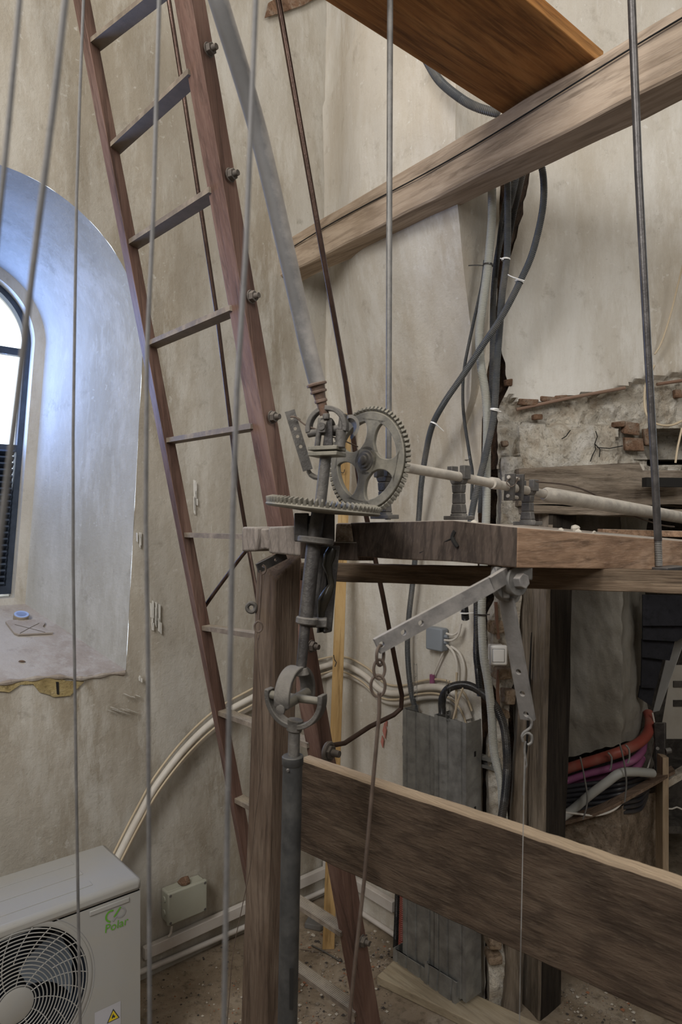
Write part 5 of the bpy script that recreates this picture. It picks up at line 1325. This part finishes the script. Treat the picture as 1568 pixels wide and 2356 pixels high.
mb = MB(); mb.hexa([P(1506,1790,2.52),P(1530,1790,2.50),P(1532,1790,2.62),P(1510,1790,2.62), P(1503,1662,2.52),P(1530,1662,2.50),P(1532,1662,2.62),P(1508,1662,2.62)]); part('body', mb, M['iron'], bb, bevel=.004)
mb = MB(); mb.cyl(P(1530,1728,2.50), P(1542,1726,2.50), .010, seg=10); mb.cyl(P(1512,1722,2.49), P(1512,1722,2.47), .006, seg=8); part('bolt', mb, M['steel2'], bb)
mb = MB(); mb.box(P(1545,1890,2.9), V((1,0,0)), V((0,1,0)), Z, .12, .08, .015); mb.box(P(1560,1820,3.0), V((1,0,0)), V((0,1,0)), Z, .14, .08, .12)
solo('dark_crate', mb, M['dark'], 'dark boxy shape deep in the chamber at the right edge', 'box', smooth=False)
tubeP('cable', [(1528,1860),(1545,1861),(1556,1857),(1568,1862),(1600,1872)], 2.62, .003, M['whitec'], 'short white cable at the right edge behind the upright board', 'cable')
tubeP('cable', [(1500,1640),(1508,1690),(1500,1730),(1488,1770)], 2.56, .003, M['whitec'], 'thin pale cable between the salmon-red conduit and the black housing', 'cable')
mb = lbox(P(1560,1640,2.8), P(1530,1660,2.9), V((0,1,0)), Z, .03, .03, .03, .03, 3); mb2 = lbox(P(1530,1800,2.50), P(1640,1735,2.55), V((0,1,0)), Z, .02, .014, .02, .014, 6)
solo('rubble_ledge', mb2, M['rubble'], 'rough pale timber ledge running off the right edge past the black housing', 'ledge')

# ================================================================ WINDOW SILL THINGS
def sillp(x, y, h=0.):      # point on the sloping sill (plane through L axis, rises with depth)
    d = V(((x-784)/F, 1, -(y-1200)/F)); m = (1.306-1.118)/.45      # z = 1.118 + m*d_in
    # d_in = -(p-CR).N ; p = EYE + d*k
    O = V((0,0,EYE)); nrm = Z + N*m; k = ((1.118+h) - O.z - m*((O-CR).dot(N)))/(d.z + m*d.dot(N))
    return O+d*k
tp_ = thing('tape_roll', 'small roll of tape with blue core label on the window sill', 'tape roll', sillp(48,1428))
c = sillp(48,1424,.0); nn_ = (Z+N*.42).normalized()
mb = MB(); mb.lathe(c, nn_, [(0,.024),(.001,.025),(.017,.025),(.018,.024),(.018,.016),(.006,.016)], 24); part('roll', mb, plastic('brown_tape', (.30,.26,.20), .4, .2), tp_)
mb = MB(); mb.lathe(c+nn_*.0182, nn_, [(0,.0235),(.0008,.0235),(.0008,.0165),(0,.0165)], 24); part('label_ring', mb, plastic('tape_label', (.35,.45,.7), .4, .1), tp_, 'pale blue ring')
hb = thing('hatch_board', 'small pale board with pencilled cross lying on the window sill', 'board', sillp(70,1445))
q = [(12,1433),(22,1430),(96,1429),(104,1437),(98,1445),(104,1450),(116,1455),(122,1459),(42,1463),(32,1459)]
mb = MB(); mb.prism([sillp(x, y, .002) for x, y in q], nn_*.007); part('panel', mb, M['sill'], hb, smooth=False, bevel=.001)
mb = MB(); mb.tube([sillp(34,1437,.010), sillp(70,1446,.010), sillp(104,1455,.010)], .0012, 4, spl=False); mb.tube([sillp(90,1434,.010), sillp(66,1446,.010), sillp(46,1457,.010)], .0012, 4, spl=False)
part('cross_mark', mb, plastic('pencil', (.12,.10,.08), .8, 0), hb, 'thin crossed lines')
mb = MB(); mb.tube([sillp(42,1522,.002), sillp(50,1521,.004), sillp(60,1523,.002)], lambda t: .004*math.sin(math.pi*max(.05,t)), 6); solo('wood_splinter', mb, M['strip'], 'tiny dark splinter lying on the sill', 'splinter')

# ================================================================ YELLOW LATH AND FLOOR BOARDS
la, lb_ = P(797,952,2.56), P(755,2180,2.42)
M['lath'] = wood('yellow_lath_wood', (.30,.18,.07), (.46,.30,.13), (.56,.40,.2), (la-lb_).normalized(), 1.2, .15, None, .7, .3)
mb = lbox(lb_, la, V((0,1,0)), V((1,0,.03)), .010, .021, .010, .019, 20, .1)
lt = solo('yellow_lath', mb, M['lath'], 'tall yellow wooden lath standing upright against the back wall', 'lath')
mb = MB(); mb.tube([P(767,1507,2.45), P(769,1518,2.45), P(773,1524,2.45), P(770,1534,2.45)], .0018, 5); mb.tube([P(782,1086,2.52), P(790,1088,2.52), P(792,1080,2.52)], .0015, 5); part('scribble', mb, plastic('black_ink', (.03,.03,.03), .8, 0), lt, 'black marker squiggles')
M['deck'] = wood('decking_wood', (.28,.21,.14), (.43,.335,.235), (.54,.44,.33), N, 1.2, .2, None, .8, .3)
def deck(a, b, w, label, groove=True, th=.022):
    d = (b-a); d.z = 0; L = d.length; d.normalize(); s = V((-d.y, d.x, 0)); s = s if s.y > 0 else -s; s = s if not False else s
    mb = MB(); prof = [(0,0),(0,th)]; n_ = 9
    if groove:
        for i in range(n_):
            x0 = w*(i+.15)/n_; x1 = w*(i+.85)/n_; prof += [(x0,th),(x0+.0008,th-.003),(lerp(x0,x1,.4),th-.003),(lerp(x0,x1,.42),th)]
    prof += [(w,th),(w,0)]; vs = []
    for p in (a, b): vs += [p+s*x+Z*(z+.001) for x, z in prof]
    m = len(prof); mb.add(vs, [(k,(k+1)%m,m+(k+1)%m,m+k) for k in range(m)]+[tuple(range(m))[::-1],tuple(range(m,2*m))])
    solo('decking_board' if groove else 'floor_board', mb, M['deck'] if groove else M['deck2'], label, 'board', 'grooved boards on the floor' if groove else None, smooth=False, bevel=.0 if groove else .003)
M['deck2'] = wood('flat_board_wood', (.30,.24,.16), (.40,.33,.23), (.48,.41,.3), N, 1., .12, None, .8, .2)
# 'grooved decking board on the floor nearest the room corner')
# 'grooved decking board on the floor nearer the viewer')
deck(PF(866,2266,.0), PF(1240,2450,.0), .115, 'flat pale board lying in front of the metal studs', False, .028)
# small stray things on the floor
mb = MB(); mb.prism([PF(700,2136),PF(714,2110),PF(740,2112),PF(744,2140),PF(736,2144)], Z*.02); solo('slate_shard', mb, plastic('grey_shard', (.16,.155,.15), .8, .3), 'grey slab shard on the floor beside the foot of the yellow lath', 'shard', smooth=False, bevel=.003)
tb2 = MB(); tb2.tube([PF(717,2175,.006), PF(750,2192,.006), PF(783,2212,.006)], .003, 6, spl=False); solo('metal_pin', tb2, M['iron'], 'thin dark metal pin on the floor left of the ladder foot', 'pin')
tb2 = MB(); tb2.tube([PF(690,2184,.004), PF(730,2190,.004), PF(760,2190,.004)], .0015, 5); solo('loose_wire', tb2, M['oldwire'], 'fine bit of wire lying among the floor rubble near the lath foot', 'wire')
random.seed(11)
peb = {'grey': MB(), 'brick': MB(), 'pale': MB(), 'dark': MB()}
def pebble(p, r, k):
    mb = peb[k]; s = [V((random.uniform(.6,1.3), random.uniform(.6,1.3), random.uniform(.5,.9))) for _ in range(6)]
    dirs = [V((1,0,0)),V((0,1,0)),V((-1,0,0)),V((0,-1,0)),V((0,0,1)),V((0,0,-.4))]
    vs = [p+V((d.x*q.x,d.y*q.y,d.z*q.z))*r+Z*r*.3 for d, q in zip(dirs, s)]
    mb.add(vs, [(0,1,4),(1,2,4),(2,3,4),(3,0,4),(1,0,5),(2,1,5),(3,2,5),(0,3,5)])
for i in range(3200):
    z_ = random.random()
    if z_ < .25: x, y = random.uniform(330,560), random.uniform(2160,2400)
    elif z_ < .72: x, y = random.uniform(640,900), random.uniform(2110,2420)
    elif z_ < .85: x, y = random.gauss(880,50), random.gauss(2190,25)
    else: x, y = random.uniform(1290,1460), random.uniform(2262,2400)
    if y < 2090: continue
    p = PF(x, y)
    if (p-CR-Z*FZ).dot(N) < .02 or (p-CR-Z*FZ).dot(-U) < .02 and x < 1100: continue
    r = .0012+.0065*random.random()**4
    if z_ < .25: r *= .7
    pebble(p, r, random.choices(['grey','brick','pale','dark'], [5,1.2,2,3])[0])
M['pbg'] = plastic('pebble_grey', (.24,.20,.16), .95, .2); M['pbb'] = plastic('pebble_brick', (.30,.13,.07), .95, .2); M['pbp'] = plastic('pebble_pale', (.50,.45,.38), .95, .2); M['pbd'] = plastic('pebble_dark', (.06,.05,.045), .95, .1)
for k, mt, lb in (('grey','pbg','grey grit and mortar crumbs scattered over the floor'),('brick','pbb','orange brick crumbs scattered over the floor'),('pale','pbp','pale plaster crumbs scattered over the floor'),('dark','pbd','dark crumbs scattered over the floor')):
    solo('rubble_grit', peb[k], M[mt], lb, 'rubble', kind='stuff', smooth=False)

# ================================================================ COOLING UNIT
M['ac'] = plastic('unit_paint', (.36,.355,.34), .35, .25, (.40,.36,.28), .5)
M['acd'] = plastic('unit_dark', (.03,.04,.06), .5, .1)
M['green'] = plastic('logo_green', (.12,.36,.03), .5, 0); M['lgrey'] = plastic('logo_grey', (.30,.30,.30), .5, 0)
F0 = V((-.533,1.813,0)); ACT, ACB = .655, .165; WID, DEP = .74, .25
ac = thing('cooling_unit', 'white outdoor cooling unit with round fan grille in the lower left corner', 'air conditioner', F0-U*.3-N*.12+Z*FZ)
def A_(l, z, o=0.): return F0-U*l+N*o+Z*z      # front plane, o towards the viewer
mb = MB()    # body shell without front
hole_c = (.312,.461); HR = .172
nH = 64; vs = []
for i in range(nH):
    a = 2*math.pi*i/nH; vs.append(A_(hole_c[0]+HR*math.cos(a), hole_c[1]+HR*math.sin(a)))
for i in range(nH):
    a = 2*math.pi*i/nH; cx, sy = math.cos(a), math.sin(a); ks = []
    if cx > 1e-6: ks.append((WID-hole_c[0])/cx)
    if cx < -1e-6: ks.append((0-hole_c[0])/cx)
    if sy > 1e-6: ks.append((ACT-.034-hole_c[1])/sy)
    if sy < -1e-6: ks.append((ACB-hole_c[1])/sy)
    k = min(ks); vs.append(A_(hole_c[0]+k*cx, hole_c[1]+k*sy))
corners = [(0,ACB),(WID,ACB),(WID,ACT-.034),(0,ACT-.034)]
fs = [(i,(i+1)%nH,nH+(i+1)%nH,nH+i) for i in range(nH)]
mb.add(vs, fs)
for (l, z) in corners:
    best = min(range(nH), key=lambda i: (mb.v[nH+i]-A_(l,z)).length+(mb.v[nH+(i+1)%nH]-A_(l,z)).length)
    mb.v.append(A_(l,z)); mb.f.append((nH+best, nH+(best+1)%nH, len(mb.v)-1))
b0 = len(mb.v); mb.add([A_(0,ACB),A_(0,ACT-.034),A_(0,ACT-.034,-DEP),A_(0,ACB,-DEP),A_(WID,ACB),A_(WID,ACT-.034),A_(WID,ACT-.034,-DEP),A_(WID,ACB,-DEP)], [(0,1,2,3),(4,7,6,5),(3,2,6,7),(0,3,7,4)])
part('casing', mb, M['ac'], ac, smooth=False)
mb = MB(); lo = .004
mb.box(A_(WID/2, ACT-.017, -DEP/2), U, N, Z, WID/2+lo, DEP/2+lo, .017); lid = part('lid', mb, M['ac'], ac, bevel=.012, )
mb = MB()
for k in (-.07, 0, .07): mb.box(A_(WID/2+.03, ACT+.0006, -DEP/2+k), U, N, Z, WID/2-.08, .012, .0012)
part('ridge', mb, M['ac'], lid, bevel=.001)
mb = MB(); mb.box(A_(WID/2, ACT-.0355, -.001), U, N, Z, WID/2-.001, .0006, .0008); part('seam', mb, M['acd'], ac, smooth=False)
mb = MB(); c = A_(*hole_c, .0); 
mb.lathe(c-N*.0, N, [(0,HR+.012),(.002,HR+.011),(.0035,HR+.004),(.002,HR),(-.01,HR),(-.01,HR+.002)], 64, False)
part('fan_collar', mb, M['ac'], ac)
mb = MB(); mb.lathe(c, N, [(.0002,HR+.0155),(.0006,HR+.0175)], 64) ; part('collar_line', MB().tube([A_(hole_c[0]+(HR+.018)*math.cos(a), hole_c[1]+(HR+.018)*math.sin(a), .0) for a in [2*math.pi*i/64 for i in range(64)]], .0009, 4, closed=True, spl=False), M['lgrey'], ac)
gr = MB(); R0 = .040
def gpt(r, a, o=0): return A_(hole_c[0]+r*math.cos(a), hole_c[1]+r*math.sin(a), .004+.006*(1-(r/HR)**2)+o)
nr = 15
for k in range(nr):
    r = R0+(HR-R0)*(k+.6)/nr; gr.tube([gpt(r, 2*math.pi*i/72) for i in range(72)], .00145, 5, closed=True, spl=False)
part('grille_ring', gr, M['ac'], ac)
gr = MB()
for k in range(24):
    a0 = 2*math.pi*k/24; ri = R0 if k % 2 == 0 else R0+(HR-R0)*.45
    gr.tube([gpt(lerp(ri, HR, i/8), a0+.9*(lerp(ri,HR,i/8)-R0)/(HR-R0)*.55, -.001) for i in range(9)], .0013, 5, spl=False)
part('grille_spoke', gr, M['ac'], ac)
mb = MB(); mb.lathe(gpt(0,0,-.002)-N*.004, N, [(0,R0+.002),(.006,R0+.001),(.0085,R0-.006),(.009,.0)], 40); part('grille_hub', mb, M['ac'], ac)
mb = MB(); mb.lathe(A_(*hole_c,-.10), N, [(0,.001),(0,HR+.01)], 40); mb.add(*(lambda s: (s.v, s.f))(MB().lathe(A_(*hole_c,-.10), N, [(0,HR),(.092,HR)], 40, False))) 
part('fan_well', mb, M['acd'], ac)
mb = MB()
for k in range(3):
    a0 = 2*math.pi*k/3+.5; vs = []
    for i in range(9):
        r = lerp(.04,.155,i/8)
        for s, o in ((-.42,-.075),(0,-.055),(.45,-.035)): a = a0+s*(.7+.5*i/8)+.4*i/8; vs.append(A_(hole_c[0]+r*math.cos(a), hole_c[1]+r*math.sin(a), o))
    mb.add(vs, [(3*i+j,3*i+j+1,3*i+4+j,3*i+3+j) for i in range(8) for j in range(2)])
part('fan_blade', mb, plastic('fan_blue_grey', (.16,.19,.23), .5, .1), ac)
mb = MB(); mb.box(A_(.083, ACT-.047, .0012), U, N, Z, .052, .0018, .006); part('handle_recess', mb, M['ac'], ac, bevel=.0015)
mb = MB(); mb.box(A_(-.012, .37, -.10), U, N, Z, .014, .05, .09); part('valve_cover', mb, M['ac'], ac, bevel=.008)
mb = MB(); 
for l in (.1, .62): mb.box(A_(l, (ACB+FZ)/2, -DEP/2), U, N, Z, .02, DEP/2+.02, (ACB-FZ)/2)
part('foot', mb, M['ac'], ac, bevel=.003)
# logo: green loop, grey loop, word
lc = (.066,.583)
def Lp(u, v, o=.0016): return A_(lc[0]-u, lc[1]+v, o)     # u to the right in metres
def ribbon(pts, w, mat, name, lab):
    mb = MB(); vs = []; n_ = len(pts)
    for i, (x, y) in enumerate(pts):
        x0, y0 = pts[max(i-1,0)]; x1, y1 = pts[min(i+1,n_-1)]; dx, dy = x1-x0, y1-y0; l = math.hypot(dx,dy); nx, ny = -dy/l*w/2, dx/l*w/2
        vs += [Lp(x+nx,y+ny), Lp(x-nx,y-ny)]
    mb.add(vs, [(2*i,2*i+1,2*i+3,2*i+2) for i in range(n_-1)]); return mb
arc = lambda cx, cy, r, a0, a1, n_=16: [(cx+r*math.cos(math.radians(lerp(a0,a1,i/n_))), cy+r*math.sin(math.radians(lerp(a0,a1,i/n_)))) for i in range(n_+1)]
g1 = arc(-.014,.0,.0125,225,50)+[(-.004,.006)]; mb = ribbon([(-.016,-.0145)]+arc(-.014,.0,.0130,230,60), .0042, None, '', ''); mb2 = ribbon([(-.006,-.006),(.003,.004),(.012,.014)], .0042, None, '', ''); mb.add(mb2.v, mb2.f)
part('logo_green_loop', mb, M['green'], ac, 'green logo stroke', smooth=False)
mb = ribbon([(-.010,-.016),(.0,-.007)]+arc(.013,.0,.0118,200,-40)[::-1][:0]+arc(.012,-.0005,.0118,-150,80), .0036, None, '', ''); part('logo_grey_loop', mb, M['lgrey'], ac, 'grey logo stroke', smooth=False)
def text(s, size, fn, mat, name, lab, parent, shear=0.):
    cu = bpy.data.curves.new('t', 'FONT'); cu.body = s; cu.size = size; cu.align_x = 'CENTER'; cu.resolution_u = 4
    o = bpy.data.objects.new('t', cu); dg = bpy.context.evaluated_depsgraph_get(); col.objects.link(o)
    bpy.context.view_layer.update(); dg = bpy.context.evaluated_depsgraph_get(); me = bpy.data.meshes.new_from_object(o.evaluated_get(dg))
    mb = MB(); mb.add([fn(v.co.x+shear*v.co.y, v.co.y) for v in me.vertices], [tuple(p.vertices) for p in me.polygons])
    bpy.data.objects.remove(o); bpy.data.meshes.remove(me); bpy.data.curves.remove(cu)
    return part(name, mb, mat, parent, lab, smooth=False)
text('Polar', .030, lambda u, v: Lp(u, v-.0385), M['green'], 'logo_word', 'green lettering', ac, .1)
sk = (.088,.318)
mb = MB(); mb.add([A_(sk[0]+.034,sk[1]+.034,.001),A_(sk[0]-.034,sk[1]+.034,.001),A_(sk[0]-.034,sk[1]-.06,.001),A_(sk[0]+.034,sk[1]-.06,.001)], [(0,1,2,3)])
stk = part('warning_label', mb, plastic('label_paper', (.48,.48,.52), .5, .1), ac, smooth=False)
tx, tz_ = sk[0]-.014, sk[1]+.004
mb = MB(); mb.add([A_(tx-.017,tz_-.012,.0015),A_(tx,tz_+.019,.0015),A_(tx+.017,tz_-.012,.0015)], [(0,1,2)]); part('triangle_border', mb, M['acd'], stk, 'black triangle', smooth=False)
mb = MB(); mb.add([A_(tx-.0135,tz_-.010,.0019),A_(tx,tz_+.0145,.0019),A_(tx+.0135,tz_-.010,.0019)], [(0,1,2)]); part('triangle', mb, plastic('warn_yellow', (.75,.58,.03), .5, 0), stk, 'yellow triangle', smooth=False)
mb = MB(); mb.add([A_(tx+x, tz_+y, .0023) for x, y in ((-.004,-.006),(-.0045,-.001),(-.001,.002),(0,.007),(.003,.002),(.0045,-.002),(.003,-.006),(.0005,-.003))], [tuple(range(8))]); part('flame_symbol', mb, M['acd'], stk, 'black flame', smooth=False)
# ================================================================ CAMERA, LIGHT
cam = bpy.data.cameras.new('camera'); co = bpy.data.objects.new('camera', cam); col.objects.link(co)
co.location = (0,0,EYE); co.rotation_euler = (math.pi/2,0,0)
cam.sensor_fit = 'VERTICAL'; cam.sensor_height = 36.; cam.sensor_width = 24.; cam.lens = 36*F/2356
cam.shift_y = 22/2356; cam.clip_start = .02; cam.clip_end = 60
cam.dof.use_dof = True; cam.dof.focus_distance = 1.75; cam.dof.aperture_fstop = 6.8
bpy.context.scene.camera = co
def area(name, loc, target, sx, sy, power, color):
    l = bpy.data.lights.new(name, 'AREA'); l.shape = 'RECTANGLE'; l.size = sx; l.size_y = sy; l.energy = power; l.color = color
    o = bpy.data.objects.new(name, l); col.objects.link(o); o.location = V(loc)
    o.rotation_euler = (V(target)-V(loc)).to_track_quat('-Z', 'Y').to_euler(); return o
# added area lights behind the viewer, for assumed windows that are not built
area('assumed_left_window_light', (-1.30,-.70,3.3), (.5,2.4,2.95), 1.0, 1.5, 66, (1,.98,.945))
area('assumed_near_window_light', (1.3,-1.3,3.5), (.1,2.5,3.1), .8, 1.3, 34, (1,.98,.945))
# daylight entering by the arched window itself
area('daylight_arched_window', WLp(1.215, 2.12, .495), WLp(1.0, 1.95, -1.0), .30, .55, 6.8, (.22,.42,1.0))
w = bpy.data.worlds.new('sky'); bpy.context.scene.world = w; w.use_nodes = True
bg = w.node_tree.nodes['Background']; bg.inputs[0].default_value = (.80,.90,1,1); bg.inputs[1].default_value = 3.2
vs_ = bpy.context.scene.view_settings
vs_.view_transform = 'Standard'; vs_.look = 'None'; vs_.exposure = 0.24; vs_.gamma = 1.0; vs_.use_curve_mapping = False
